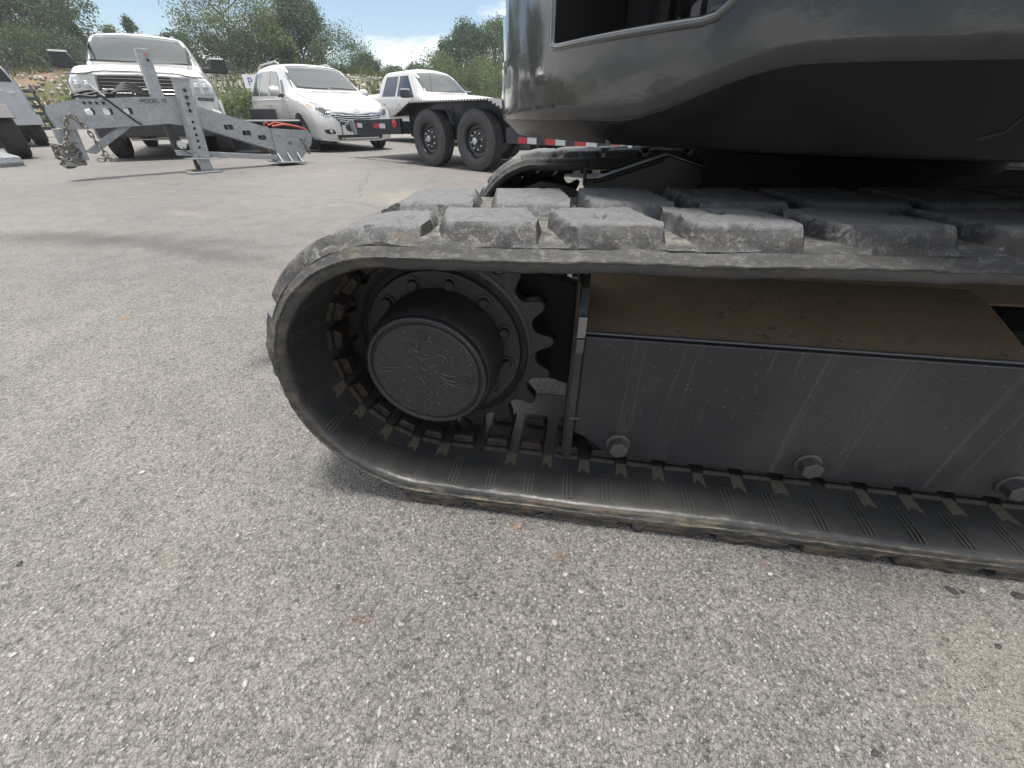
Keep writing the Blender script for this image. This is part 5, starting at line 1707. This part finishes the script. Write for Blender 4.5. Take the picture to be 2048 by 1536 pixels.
# jack sleeve, leaning a little
lean = 0.13 / 0.955
jk = lambda u, v_, a: Vector((u + (v_ - 0.21) * lean, a, v_))
jh = [[(0.164 + 0.018 * math.cos(R(q * 30)), zz + 0.018 * math.sin(R(q * 30))) for q in range(12)] for zz in (0.34, 0.42, 0.50, 0.58, 0.66)]
jo = MB().prism([(0.078, 0.205), (0.252, 0.205), (0.252, 1.165), (0.078, 1.165)], -0.20, -0.185, jk).build('jack_face', 'galvanised', imp)
cut = [MB().prism(h, -0.25, -0.15, jk).build('cutter', 'galvanised') for h in jh]
jo.parent = None
bpy.context.view_layer.update()
boolean(jo, cut)
jo.parent = imp
MB().prism([(0.078, 0.205), (0.092, 0.205), (0.092, 1.165), (0.078, 1.165)], -0.185, -0.03, jk).build('jack_side', 'galvanised', imp)
MB().prism([(0.238, 0.205), (0.252, 0.205), (0.252, 1.165), (0.238, 1.165)], -0.185, -0.03, jk).build('jack_side', 'galvanised', imp)
MB().prism([(0.078, 0.205), (0.252, 0.205), (0.252, 1.165), (0.078, 1.165)], -0.03, -0.015, jk).build('jack_back', 'galvanised', imp)
MB().prism([(0.070, 1.165), (0.260, 1.165), (0.260, 1.178), (0.070, 1.178)], -0.205, -0.01, jk).build('jack_cap', 'galvanised', imp)
MB().lathe([(0.022, 1.178), (0.022, 1.20), (0.004, 1.205)], 14, lambda u, v_, a: jk(0.165, a, -0.11) + Vector((u, v_, 0))).build('cap_bolt', 'dull_chrome', imp, 30)
MB().prism([(0.245, 0.21), (0.268, 0.21), (0.262, 0.70)], -0.205, -0.197, lambda u, v_, a: jk(u, v_, a) + Vector((0, 0, 0))).build('jack_fin', 'galvanised', imp)
MB().prism([(0.07, 0.21), (0.10, 0.21), (0.085, 0.40)], -0.23, -0.205, jk).build('jack_fin', 'galvanised', imp)
MB().prism([(-0.03, 0.190), (0.39, 0.178), (0.39, 0.192), (-0.03, 0.205)], -0.26, 0.02, sp).build('upper_foot', 'galvanised', imp, None, 0.003)
MB().prism([(0.09, 0.03), (0.26, 0.03), (0.25, 0.19), (0.10, 0.19)], -0.19, -0.17, sp).build('foot_web', 'galvanised', imp, None, 0.003)
MB().prism([(0.05, 0.03), (0.12, 0.03), (0.10, 0.19), (0.06, 0.19)], -0.10, -0.05, sp).build('foot_web', 'bolt_grey', imp, None, 0.003)
MB().prism([(-0.10, 0.004), (0.32, 0.004), (0.32, 0.024), (-0.10, 0.024)], -0.32, 0.02, sp).build('foot_plate', 'galvanised', imp, None, 0.004)
MB().prism([(-0.06, 0.026), (0.14, 0.026), (0.14, 0.040), (-0.06, 0.040)], -0.14, 0.06, sp).build('foot_plate', 'timber', imp, None, 0.004)
# rear post
pt = lambda u, v_, a: Vector((u + (v_ - 0.98) * 0.08, a, v_))
po = MB().prism([(-0.085, 0.96), (0.062, 0.96), (0.062, 1.50), (-0.085, 1.50)], 0.06, 0.19, pt).build('post', 'galvanised', imp, None, 0.006)
MB().prism([(-0.015, 1.42), (0.03, 1.405), (0.035, 1.455), (-0.01, 1.47)], 0.056, 0.0595, pt).build('sticker', 'faded_red', po)
MB().lathe([(0.016, 0.05), (0.016, 0.0585), (0.003, 0.059)], 14, lambda u, v_, a: pt(0.01 + u, 1.375 + v_, a)).build('bolt', 'ink_black', po, 30)
# winch roller by the jack and inner slide leg
MB().prism([(-0.10, 0.30), (0.05, 0.30), (0.00, 0.66), (-0.10, 0.64)], 0.02, 0.10, sp).build('inner_leg', 'black_plastic', imp, None, 0.005)
MB().lathe([(0.055, -0.06), (0.055, -0.045), (0.018, -0.04), (0.018, 0.0), (0.055, 0.005), (0.055, 0.02)], 20, lambda u, v_, a: Vector((0.0 + u, -0.02 + a, 0.375 + v_))).build('winch_drum', 'dull_chrome', imp, 30)
MB().prism([(-0.10, 0.24), (0.10, 0.22), (0.10, 0.29), (-0.10, 0.31)], -0.06, 0.04, sp).build('winch_bracket', 'galvanised', imp, None, 0.004)
MB().tube([(0.0, -0.085, 0.35), (0.02, -0.09, 0.28), (0.09, -0.12, 0.235), (0.14, -0.21, 0.225)], 0.007, 6).build('winch_cable', 'hose_black', imp, 60)
# coupler end: drop tubes, brace and coupler
MB().prism([(-1.16, 0.62), (-1.06, 0.62), (-1.10, 0.235), (-1.20, 0.235)], 0.04, 0.14, sp).build('drop_tube', 'galvanised', imp, None, 0.006)
MB().prism([(-0.62, 0.612), (-0.46, 0.618), (-1.00, 0.30), (-1.10, 0.33)], 0.07, 0.15, sp).build('brace', 'galvanised', imp, None, 0.006)
MB().prism([(-1.30, 0.60), (-1.17, 0.60), (-1.20, 0.34), (-1.31, 0.34)], 0.06, 0.12, sp).build('coupler_neck', 'galvanised', imp, None, 0.006)
MB().lathe([(0.03, 0.17), (0.085, 0.18), (0.10, 0.22), (0.10, 0.29), (0.07, 0.33), (0.05, 0.38), (0.004, 0.39)], 20, lambda u, v_, a: Vector((-1.27 + u, 0.09 + v_, a))).build('coupler', 'galvanised', imp, 30)


def star(cx, cz, r, rot=0.0):
    return [((r if i % 2 == 0 else r * 0.42) * math.sin(math.pi * i / 5 + rot) + cx, (r if i % 2 == 0 else r * 0.42) * math.cos(math.pi * i / 5 + rot) + cz) for i in range(10)]


for xx in (-0.86, -0.80, -0.735, -0.665):
    MB().prism(star(xx, 0.880, 0.028), -0.0035, 0.0, sp).build('star', 'ink_black', beam_n)
for zz in (1.04, 0.96, 0.88, 0.80):
    MB().prism(star(0.164, zz, 0.038), -0.2035, -0.2, jk).build('star', 'ink_black', jo)
# lettering on the beam
tcv = bpy.data.curves.new('lettering', 'FONT')
tcv.body = 'MODEL 10'
tcv.size = 0.105
tcv.extrude = 0.001
tob = bpy.data.objects.new('lettering_tmp', tcv)
COL.objects.link(tob)
bpy.context.view_layer.update()
tme = bpy.data.meshes.new_from_object(tob.evaluated_get(bpy.context.evaluated_depsgraph_get()))
bpy.data.objects.remove(tob)
lo = put('lettering', tme, 'ink_black', beam_n)
tme.materials.clear(); tme.materials.append(MATS['ink_black'])
tw = max(v_.co.x for v_ in tme.vertices) - min(v_.co.x for v_ in tme.vertices)
lo.rotation_euler = (R(90), R(-3), 0)
lo.scale = (0.31 / tw, 0.66, 1)
lo.location = (-0.265, -0.003, 0.880)


# safety chain: links on a path
link = MB().tube([(0.026 * math.cos(a * 0.5236) + (0.013 if math.cos(a * 0.5236) > 0 else -0.013), 0.021 * math.sin(a * 0.5236), 0) for a in range(12)], 0.0085, 6, True).mesh('chain_link', 60)
link.materials.append(MATS['chain_steel'])
chain = empty('safety_chain', (-5.07, 6.92, 0), ia, label='rusty steel safety chain wound round the coupler of the attachment', category='chain')


def lay_chain(pts, spacing=0.056):
    P = []
    acc = 0.0
    for i in range(len(pts) - 1):
        a, b_ = Vector(pts[i]), Vector(pts[i + 1])
        ln = (b_ - a).length
        k = max(1, int(ln / 0.004))
        for q in range(k):
            P.append(a.lerp(b_, q / k))
    out = [0]
    last = P[0]
    for i, p_ in enumerate(P):
        if (p_ - last).length >= spacing:
            out.append(i); last = p_
    for n_, i in enumerate(out):
        p_ = P[i]
        d = (P[min(len(P) - 1, i + 4)] - P[max(0, i - 4)]).normalized()
        o = put('chain_link', link, None, chain)
        o.location = p_
        qd = d.to_track_quat('X', 'Z')
        o.rotation_mode = 'QUATERNION'
        from mathutils import Quaternion
        o.rotation_quaternion = qd @ Quaternion((1, 0, 0), (math.pi / 2) * (n_ % 2) + 0.4)


lay_chain([(-1.20, -0.03, 0.52), (-1.18, -0.04, 0.60), (-1.10, -0.04, 0.735), (-1.07, -0.04, 0.75), (-1.03, -0.04, 0.72), (-0.97, -0.04, 0.60), (-0.95, -0.03, 0.48), (-0.93, -0.03, 0.38), (-0.91, -0.03, 0.30), (-0.95, -0.03, 0.23), (-1.0, -0.03, 0.235)])
lay_chain([(-1.20, -0.03, 0.52), (-1.24, -0.04, 0.46), (-1.28, -0.03, 0.42), (-1.33, 0.0, 0.40)])
for k in range(7):
    rr = random.Random(k + 3)
    zc0 = 0.21 + 0.032 * k
    pts = []
    for q in range(15):
        a = 2 * math.pi * q / 14 + k
        rad = 0.115 + 0.02 * rr.uniform(-1, 1)
        pts.append((-1.27 + rad * math.cos(a), 0.09 + rad * math.sin(a) * 0.9, zc0 + 0.03 * math.sin(a * 2 + k * 1.3) - 0.03 * math.sin(a)))
    lay_chain(pts, 0.06)
MB().tube([(-0.96, -0.035, 0.30), (-0.92, -0.035, 0.27), (-0.88, -0.035, 0.24), (-0.90, -0.035, 0.215)], [0.016, 0.022, 0.02, 0.01], 8).build('chain_hook', 'chain_steel', chain, 50)

# black hoses lying on the beam
hose = empty('hose_bundle', (-5.07, 6.92, 0), ia, label='black hose bundle coiled on top of the galvanised beam', category='hose')
rr = random.Random(21)
for k in range(7):
    y0 = 0.03 + 0.027 * k
    mbp = []
    for q in range(12):
        f = q / 11
        mbp.append((-0.94 + 0.42 * f, y0 + 0.012 * math.sin(f * 7 + k), 0.940 + 0.035 * f + 0.022 * (k % 3) + 0.012 * math.sin(f * 9 + k * 2)))
    MB().tube(mbp, 0.015, 8).build('hose', 'hose_black', hose, 60)
for k in range(5):
    mbp = []
    hgt = 0.06 + 0.022 * k
    for q in range(14):
        f = q / 13
        mbp.append((-0.58 + 0.40 * f + 0.02 * k, 0.05 + 0.03 * k, 0.955 + 0.02 * f + hgt * math.sin(math.pi * f) ** 0.8))
    MB().tube(mbp, 0.013, 8).build('hose', 'hose_black', hose, 60)
MB().tube([(-0.70, -0.01, 0.985), (-0.60, -0.022, 0.90), (-0.50, -0.022, 0.78), (-0.42, -0.022, 0.68), (-0.36, -0.022, 0.635)], 0.012, 8).build('hanging_hose', 'hose_black', hose, 60)
MB().tube([(-0.71, -0.01, 1.075), (-0.66, -0.02, 1.0), (-0.62, -0.02, 0.955)], 0.010, 6).build('zip_tie', 'sign_white', hose, 60)
MB().tube([(-0.95, 0.02, 0.965), (-0.925, 0.02, 1.0), (-0.93, 0.02, 1.075)], 0.008, 6).build('zip_tie', 'pole_cream', hose, 60)

# red chain binder on the end plate
bd = empty('chain_binder', (-5.07, 6.92, 0), ia, label='red ratchet chain binder lying on the end plates of the attachment', category='binder')
MB().tube([(1.42, 0.02, 0.585), (1.62, 0.02, 0.610), (1.86, 0.02, 0.575), (2.0, 0.02, 0.52)], 0.018, 8).build('lever', 'strap_red', bd, 50)
MB().tube([(1.38, 0.08, 0.60), (1.50, 0.08, 0.64), (1.75, 0.06, 0.60)], 0.014, 8).build('barrel', 'strap_red', bd, 50)
MB().tube([(1.34 + 0.035 * math.cos(a), 0.05, 0.61 + 0.035 * math.sin(a)) for a in (0.5, 1.2, 2.2, 3.2, 4.2, 5.2)], 0.012, 8).build('hook', 'strap_red', bd, 50)
MB().tube([(1.99 + 0.03 * math.cos(a), 0.02, 0.50 + 0.03 * math.sin(a)) for a in (0.5, 1.2, 2.2, 3.2, 4.2, 5.2)], 0.012, 8).build('hook', 'strap_red', bd, 50)
for q in range(5):
    o = put('chain_link', link, None, bd)
    o.location = (1.86 + 0.012 * q, -0.045, 0.36 - 0.042 * q)
    o.rotation_euler = (0.8 * (q % 2), R(80), 0.5)

# ------------------------------------------------------------------ other things in the yard
# black loader bucket behind the attachment
bk = empty('loader_bucket', (-6.55, 10.2, 0), R(22), label='black steel loader bucket standing behind the galvanised attachment', category='bucket')
MB().prism([(0.0, 0.02), (0.75, 0.02), (0.80, 0.30), (0.62, 0.62), (0.50, 0.66), (0.47, 0.62), (0.60, 0.50), (0.70, 0.28), (0.66, 0.06), (0.0, 0.05)], -0.35, 2.0, lambda u, v_, a: Vector((a, u, v_))).build('shell', 'trailer_black', bk, None, 0.008)
for xx in (-0.37, 1.98):
    MB().prism([(0.0, 0.02), (0.75, 0.02), (0.80, 0.30), (0.62, 0.62), (0.45, 0.62), (0.05, 0.10)], xx, xx + 0.02, lambda u, v_, a: Vector((a, u, v_))).build('side_plate', 'trailer_black', bk, None, 0.005)
MB().box((0.95, 0.80, 0.62), (0.55, 0.30, 0.50)).build('mount_box', 'trailer_black', bk, None, 0.02)
MB().box((0.82, -0.05, 0.14), (0.14, 0.06, 0.24)).build('cutting_tooth', 'rust_edge', bk, None, 0.01)

# silver vehicle cut by the left edge
sv_ = empty('sport_utility_vehicle', (-13.75, 12.24, 0), heading(0.80, -0.60), label='silver car seen from behind with black rear window, cut off by the left edge', category='car')
SR = [
    (0.00, 0.55, 0.84, 0.92, 0.80, 0.90, 1.42, 0.80, 1.82, 0.08, 0.02),
    (-0.10, 0.50, 0.92, 0.98, 0.84, 0.95, 1.44, 0.82, 1.92, 0.08, 0.03),
    (-0.5, 0.48, 0.95, 1.0, 0.84, 0.97, 1.44, 0.82, 1.96, 0.08, 0.03),
    (-2.6, 0.48, 0.95, 1.0, 0.82, 0.97, 1.40, 0.80, 1.95, 0.08, 0.03),
    (-3.3, 0.48, 0.95, 1.0, 0.82, 0.97, 1.34, 0.84, 1.44, 0.08, 0.03),
    (-4.7, 0.50, 0.90, 0.96, 0.80, 0.92, 1.16, 0.80, 1.28, 0.08, 0.03),
]
sb, sbvh = car_body(SR, [(-0.95, 0.45), (-3.9, 0.45)], 0.53, 'body', 'silver_paint', sv_, 40)
patch(sbvh, [(-0.86, 1.46), (0.86, 1.46), (0.79, 1.80), (-0.79, 1.80)], 'f', 'rear_window', 'black_plastic', sv_, 0.012, 0.05, 0.1)
for sd in (-1, 1):
    patch(sbvh, [(-0.05, 1.46), (-2.7, 1.46), (-2.4, 1.86), (-0.15, 1.86)], 's', 'side_window', 'side_glass', sv_, 0.008, 0.03, 0.12, sd)
for k, yy in enumerate((0.30, 0.52, 0.74)):
    c = on(sbvh, yy, 1.32 - 0.04 * k, 'f', 0.012)
    MB().box(c, (0.03, 0.11, 0.05)).build('emblem', 'chrome', sv_, None, 0.012)
MB().prism(rounded([(-1.0, 0.52), (1.0, 0.52), (1.02, 0.76), (-1.02, 0.76)], 0.04, 3), -0.1, 0.10, lambda u, v_, a: Vector((a - 0.1 * abs(u) ** 3, u, v_))).build('bumper', 'silver_paint', sv_, 40, 0.04)
MB().box((-2.4, 0, 0.52), (4.2, 1.5, 0.25)).build('underbody', 'black_plastic', sv_, None, 0.03)
for wx in (-0.95, -3.9):
    for sd in (-1, 1):
        wheel(sv_, wx, 0.86 * sd, 0.45, 0.30, sd, 'plain', 0.24)

# dark utility trailer whose wheel shows at the left edge
ut = empty('utility_trailer', (-10.30, 9.50, 0), R(-38), label='dark utility trailer at the left edge showing one wide tyre', category='trailer')
wheel(ut, 0, -0.1, 0.47, 0.34, -1, 'plain', 0.24)
wheel(ut, 0, -1.9, 0.47, 0.34, 1, 'plain', 0.24)
MB().prism([(-0.60, 0.70), (-0.45, 0.92), (0.45, 0.92), (0.60, 0.70), (0.56, 0.69), (0.42, 0.89), (-0.42, 0.89), (-0.56, 0.69)], -0.32, 0.10, sp).build('fender', 'trailer_black', ut, None, 0.006)
MB().tube([(0, -0.1, 0.44), (0, -1.9, 0.44)], 0.05, 10).build('axle', 'trailer_black', ut, 60)
MB().box((-0.6, -1.15, 0.66), (3.4, 1.55, 0.10)).build('deck', 'trailer_black', ut, None, 0.01)

# pale metal ramp lying on the asphalt at the left edge
rp = empty('metal_ramp', (-8.75, 7.72, 0), R(-20), label='pale metal loading ramp end on the asphalt at the left edge', category='ramp')
MB().prism([(-1.2, 0.02), (0.0, 0.02), (0.02, 0.06), (0.0, 0.15), (-1.2, 0.30)], -0.16, 0.16, sp).build('tread_plate', 'galvanised', rp, None, 0.01)
MB().prism([(-1.2, 0.0), (0.0, 0.0), (0.0, 0.02), (-1.2, 0.02)], -0.18, 0.18, sp).build('base_flange', 'galvanised', rp, None, 0.004)

# stack of dark slats beside the silver car
rk = empty('slat_stack', (-19.0, 18.6, 0), R(40), label='stack of dark slats standing left of the attachment by the bank', category='stack')
for k in range(6):
    MB().box((0, 0, 0.30 + 0.24 * k), (0.9, 0.5, 0.11)).build('slat', 'trailer_black', rk, None, 0.01)
for xx in (-0.38, 0.38):
    MB().box((xx, 0.1, 0.85), (0.06, 0.3, 1.7)).build('upright', 'trailer_black', rk, None, 0.01)

# parking sign beyond the minivan
sg = empty('parking_sign', (-12.0, 22.5, 0), R(28), label='small white parking sign on a post left of the minivan', category='sign')
MB().box((0, 0, 1.1), (0.05, 0.05, 2.2)).build('post', 'dull_chrome', sg, None, 0.005)
pn = MB().box((0.0, -0.035, 2.0), (0.62, 0.02, 0.50)).build('panel', 'sign_white', sg, None, 0.004)
tcv = bpy.data.curves.new('letter', 'FONT'); tcv.body = 'P'; tcv.size = 0.42; tcv.extrude = 0.002
tob = bpy.data.objects.new('letter_tmp', tcv); COL.objects.link(tob)
bpy.context.view_layer.update()
tme = bpy.data.meshes.new_from_object(tob.evaluated_get(bpy.context.evaluated_depsgraph_get()))
bpy.data.objects.remove(tob)
tme.materials.clear(); tme.materials.append(MATS['sign_blue'])
lo = put('letter', tme, None, pn)
lo.rotation_euler = (R(90), 0, 0)
lo.location = (-0.16, -0.048, 1.86)

# ------------------------------------------------------------------ bank behind the yard
bx0, bx1 = -110, 70


def bank_h(x, y):
    """ground height of the bank: steep on the left, lower to the right"""
    toe = 36 + 0.10 * (x + 20) * 0.0
    k = min(1, max(0, (y - toe) / 9.0))
    k = k * k * (3 - 2 * k)
    top = 4.2 if x < -18 else 4.2 - 3.3 * min(1, max(0, (x + 18) / 22))
    return k * top + 0.35 * k * noise.noise(Vector((x * 0.35, y * 0.35, 0))) + 0.15 * k * noise.noise(Vector((x * 1.3, y * 1.3, 4)))


NX, NY = 180, 44
vs, fs, cl = [], [], []
for i in range(NX + 1):
    x = bx0 + (bx1 - bx0) * i / NX
    for j in range(NY + 1):
        y = 35.5 + (j / NY) ** 1.8 * 64
        vs.append((x, y, bank_h(x, y) - 0.02 + (0.02 if j else -0.05)))
        c_ = max(0.0, min(1.0, (-30 - x) / 8 + 0.5))
        cl.append(c_)
for i in range(NX):
    for j in range(NY):
        a = i * (NY + 1) + j
        fs.append((a, a + NY + 1, a + NY + 2, a + 1))
me = MB().add(vs, fs).mesh('bank', 60)
attr(me, 'clay', cl)
put('bank', me, 'bank_soil', kind='structure')

# rocks on the bank
rnd = random.Random(31)
mb = MB(); tint = []
for i in range(2600):
    x = rnd.uniform(-75, -10)
    y = rnd.uniform(36.5, 46)
    z = bank_h(x, y)
    r = rnd.uniform(0.08, 0.26)
    vs = []
    for p in ico + icb:
        k = rnd.uniform(0.7, 1.3)
        vs.append((x + p[0] * r * k, y + p[1] * r * k, z + p[2] * r * 0.7 * k))
    mb.add(vs, list(icf) + [(1 + j, 6 + j, 6 + (j + 1) % 5, 1 + (j + 1) % 5) for j in range(5)])
    tint += [rnd.random()] * 11
me = mb.mesh('rocks'); attr(me, 'tint', tint)
put('bank_rocks', me, 'riprap', kind='stuff', label='grey and tan rocks strewn over the bank slope', category='rocks')

# grass and weeds on the bank
mb = MB(); tint = []
for i in range(30000):
    x = rnd.uniform(-85, 40); y = rnd.uniform(36, 56)
    cover = noise.noise(Vector((x * 0.22, y * 0.35, 7.0)))
    edge = 1.0 if (y > 44.5 or y < 38.5) else 0.0
    if cover + edge * 0.9 < -0.12:
        continue
    z = bank_h(x, y)
    h = rnd.uniform(0.25, 0.75) * (1.3 if edge else 1.0)
    a = rnd.uniform(0, 6.28); wd = rnd.uniform(0.05, 0.12)
    lx, ly = rnd.uniform(-0.25, 0.25), rnd.uniform(-0.25, 0.25)
    dxx, dyy = wd * math.cos(a), wd * math.sin(a)
    mb.add([(x - dxx, y - dyy, z - 0.03), (x + dxx, y + dyy, z - 0.03), (x + lx, y + ly, z + h)], [(0, 1, 2)])
    tint += [rnd.random()] * 3
me = mb.mesh('weeds'); attr(me, 'tint', tint)
put('bank_grass', me, 'grass', kind='stuff', label='rough grass and weeds growing over the bank', category='grass')


# ------------------------------------------------------------------ trees and shrubs
def tree(name, label, cat, x, y, h, wd, seed, material, leaf=0.26, count=9000, trunk_h=0.2, clumps=70, style='round', group=None, zb=None, spread=0.11):
    leaf *= 0.74; count = int(count * 1.7)
    rr = random.Random(seed)
    z0 = (bank_h(x, y) if y > 35 else 0) if zb is None else zb
    root = empty(name, (x, y, z0 - 0.05), 0, label=label, category=cat)
    if group:
        root['group'] = group
    tb = MB()
    tips = []
    th = h * trunk_h
    tr_ = max(0.05, h * 0.018)
    if style != 'shrub':
        tb.tube([(0, 0, 0), (0.02 * h * rr.uniform(-1, 1), 0.02 * h * rr.uniform(-1, 1), h * 0.4), (0.03 * h * rr.uniform(-1, 1), 0.03 * h * rr.uniform(-1, 1), h * 0.85)], [tr_, tr_ * 0.7, tr_ * 0.15], 7)
    for c in range(clumps):
        # clump centres over an uneven crown volume
        while True:
            a = rr.uniform(0, 2 * math.pi)
            f = rr.random() ** 0.8
            if style == 'cone':
                rad = (1 - f) ** 0.8 * 0.5 + 0.04
            elif style == 'vase':
                rad = 0.18 + 0.42 * f ** 0.7 * (1.0 if f < 0.75 else 1.6 - f * 0.8)
            elif style == 'tall':
                rad = 0.5 * math.sin(math.pi * min(1, 0.12 + f * 0.84)) ** 0.7
            elif style == 'shrub':
                rad = 0.5 * math.sqrt(max(0.03, 1 - f * f))
            else:
                rad = 0.5 * math.sin(math.pi * min(1, 0.15 + f * 0.80)) ** 0.6
            rad *= 1 + 0.30 * noise.noise(Vector((math.cos(a) * 1.2 + seed, math.sin(a) * 1.2, f * 2.5)))
            q = rr.random() ** 0.45
            px, py, pz = wd * rad * q * math.cos(a), wd * rad * q * math.sin(a), th + (h - th) * f
            break
        tips.append((Vector((px, py, pz)), rr.uniform(0.6, 1.25)))
        if style != 'shrub' and c % 2 == 0:
            zs = max(th * 0.5, pz - (0.35 + 0.2 * rr.random()) * (h - th) * (0.5 + 0.5 * q))
            b0 = Vector((0, 0, zs)); b1 = Vector((px, py, pz))
            m_ = b0.lerp(b1, 0.5) + Vector((0, 0, -0.03 * h if style == 'round' else 0.01 * h))
            tb.tube([b0, m_, b1], [tr_ * 0.38, tr_ * 0.22, tr_ * 0.06], 5)
    if tb.v:
        tb.build('trunk', 'bark', root, 60)
    vs, fs, tv = [], [], []
    per = count // clumps
    for (c, sz) in tips:
        sg_ = spread * wd * sz
        base_t = rr.uniform(0.0, 0.75)
        for _ in range(per):
            p = Vector((rr.gauss(0, 1), rr.gauss(0, 1), rr.gauss(0, 0.75)))
            if p.length > 1.9:
                p *= 1.9 / p.length * rr.uniform(0.5, 1)
            p *= sg_
            ctr = c + p
            if ctr.z < 0.05:
                ctr.z = 0.05 + rr.random() * 0.2
            u = Vector((rr.gauss(0, 1), rr.gauss(0, 1), rr.gauss(0, 0.8))).normalized()
            w_ = u.cross(Vector((rr.gauss(0, 1), rr.gauss(0, 1), rr.gauss(0, 1)))).normalized()
            s_ = leaf * rr.uniform(0.55, 1.2)
            o = len(vs)
            vs += [ctr - u * s_ * 0.5, ctr + w_ * s_ * 0.28, ctr + u * s_ * 0.5, ctr - w_ * s_ * 0.28]
            fs.append((o, o + 1, o + 2, o + 3))
            t_ = min(1, max(0, base_t + rr.uniform(-0.15, 0.4)))
            tv += [t_] * 4
    me = bpy.data.meshes.new('crown')
    me.from_pydata([tuple(q) for q in vs], [], fs)
    attr(me, 'tint', tv)
    put('crown', me, material, root)
    return root


def at_px(px, d):
    """world x for a picture column at forward distance d (near the horizon rows)"""
    return (px - 1024) / 769 / 1.27 * d


G1 = 'trees on the bank behind the yard'
def top_z(py, d):
    Y = -(py - 768) / 769
    th = R(35)
    return 0.75 + d * (Y * math.cos(th) - math.sin(th)) / (math.cos(th) + Y * math.sin(th))


TL = [
    # picture column, distance, row of the crown's top, width, seed, material, leaf, count, style, label
    (-60, 47, -110, 8.5, 1, 'leaf_dark', 0.34, 10000, 'round', 'dark leafy tree filling the far left edge of the wood'),
    (45, 49, -80, 7.5, 2, 'leaf_dark', 0.32, 11000, 'round', 'broad grey green tree at the left, second in the wood'),
    (115, 47, -50, 6.5, 3, 'leaf_dark', 0.32, 10000, 'round', 'dark tree standing behind the left tow mirror'),
    (180, 50, -60, 5.2, 4, 'leaf_mid', 0.30, 8000, 'vase', 'airy tree at the right end of the left wood'),
    (262, 54, 55, 2.6, 6, 'leaf_light', 0.28, 2600, 'round', 'small yellowish tree above the cab of the heavy pickup'),
    (306, 52, 36, 2.4, 7, 'leaf_dark', 0.26, 3200, 'cone', 'small dark conifer rising beside the pickup roof'),
    (385, 50, 70, 3.4, 8, 'leaf_blue', 0.28, 4500, 'round', 'dark low tree behind the right tow mirror'),
    (488, 46, -60, 8.8, 9, 'leaf_light', 0.24, 11500, 'vase', 'tall feathery light green tree left of the minivan'),
    (618, 50, -12, 5.4, 10, 'leaf_blue', 0.28, 12000, 'tall', 'tall dark oval tree behind the minivan roof'),
    (572, 46, 60, 3.6, 17, 'leaf_mid', 0.28, 5000, 'round', 'mid green tree in front of the tall oval tree'),
    (737, 58, 112, 3.4, 11, 'leaf_dark', 0.28, 5000, 'round', 'round dark tree between the minivan and the crew cab'),
    (790, 64, 136, 3.6, 12, 'leaf_mid', 0.28, 3000, 'round', 'low tree on the skyline above the crew cab'),
    (840, 62, 132, 3.6, 13, 'leaf_blue', 0.28, 3500, 'round', 'low blue green tree left of the tall right trees'),
    (898, 56, 85, 3.6, 14, 'leaf_mid', 0.28, 6500, 'tall', 'tall green tree above the crew cab windscreen'),
    (938, 55, 52, 4.8, 15, 'leaf_blue', 0.28, 11000, 'tall', 'tallest tree of the right cluster beside the excavator'),
    (992, 57, 46, 4.8, 16, 'leaf_mid', 0.28, 10000, 'tall', 'tall tree cut by the edge of the excavator house'),
]
for (px, yy, ptop, ww, sd, mt, lf, ct, sty, lab) in TL:
    x = at_px(px, yy)
    tree('broadleaf_tree' if sty != 'cone' else 'conifer_tree', lab, 'tree', x, yy, top_z(ptop, yy) - bank_h(x, yy), ww, sd, mt, lf, ct, 0.10 if sty != 'tall' else 0.06, 80, sty, G1, None, 0.085 if sty in ('vase',) else 0.11)
BS = [(20, 45.0, 3.2, 6.5, 'leaf_dark', 'dense dark bush at the foot of the left wood'), (95, 44.6, 2.8, 5.5, 'leaf_mid', 'grey green bush on the bank left of the heavy pickup'),
      (160, 44.8, 2.4, 5.0, 'leaf_dark', 'dark bush on the bank behind the heavy pickup'), (430, 45.2, 2.2, 5.5, 'leaf_mid', 'low bush on the bank right of the heavy pickup'),
      (500, 44.8, 2.6, 5.0, 'leaf_dark', 'dark bush under the feathery tree'), (468, 38.5, 1.4, 3.2, 'leaf_light', 'light green weed bush low on the rocky bank'),
      (500, 37.6, 1.6, 2.6, 'leaf_light', 'light green weed bush beside the minivan rear'), (150, 38.0, 1.3, 3.6, 'leaf_light', 'pale green weed bush low on the clay bank'),
      (690, 47, 3.0, 6.0, 'leaf_dark', 'dark bush behind the minivan hood'), (880, 48, 2.6, 6.5, 'leaf_mid', 'low green bush behind the crew cab hood'),
      (950, 48, 3.2, 6.5, 'leaf_light', 'light green bush right of the crew cab'), (1010, 48, 3.0, 6.5, 'leaf_mid', 'green bush at the edge of the excavator house')]
for k, (px, yy, hh_, ww, mt, lab) in enumerate(BS):
    tree('bush', lab, 'bush', at_px(px, yy), yy, hh_, ww, 50 + k, mt, 0.22, 3000, 0.02, 36, 'shrub', 'bushes along the bank')

# ------------------------------------------------------------------ added volume imitating lens glare: pale haze over the whole yard
hz = MB().box((-20, 35, 10.5), (260, 150, 23.0)).build('veil', None, kind='stuff', label='added thin volume imitating lens glare, a pale haze in the air over the yard', category='veil')
hm = bpy.data.materials.new('veil_air')
hm.use_nodes = True
ht = hm.node_tree
for n_ in list(ht.nodes):
    ht.nodes.remove(n_)
pv = N(ht, 'ShaderNodeVolumePrincipled')
pv.inputs['Color'].default_value = (0.93, 0.96, 1.0, 1)
pv.inputs['Density'].default_value = 0.0010
pv.inputs['Anisotropy'].default_value = 0.2
ho_ = N(ht, 'ShaderNodeOutputMaterial')
L(ht, pv.outputs[0], ho_.inputs['Volume'])
hz.data.materials.append(hm)
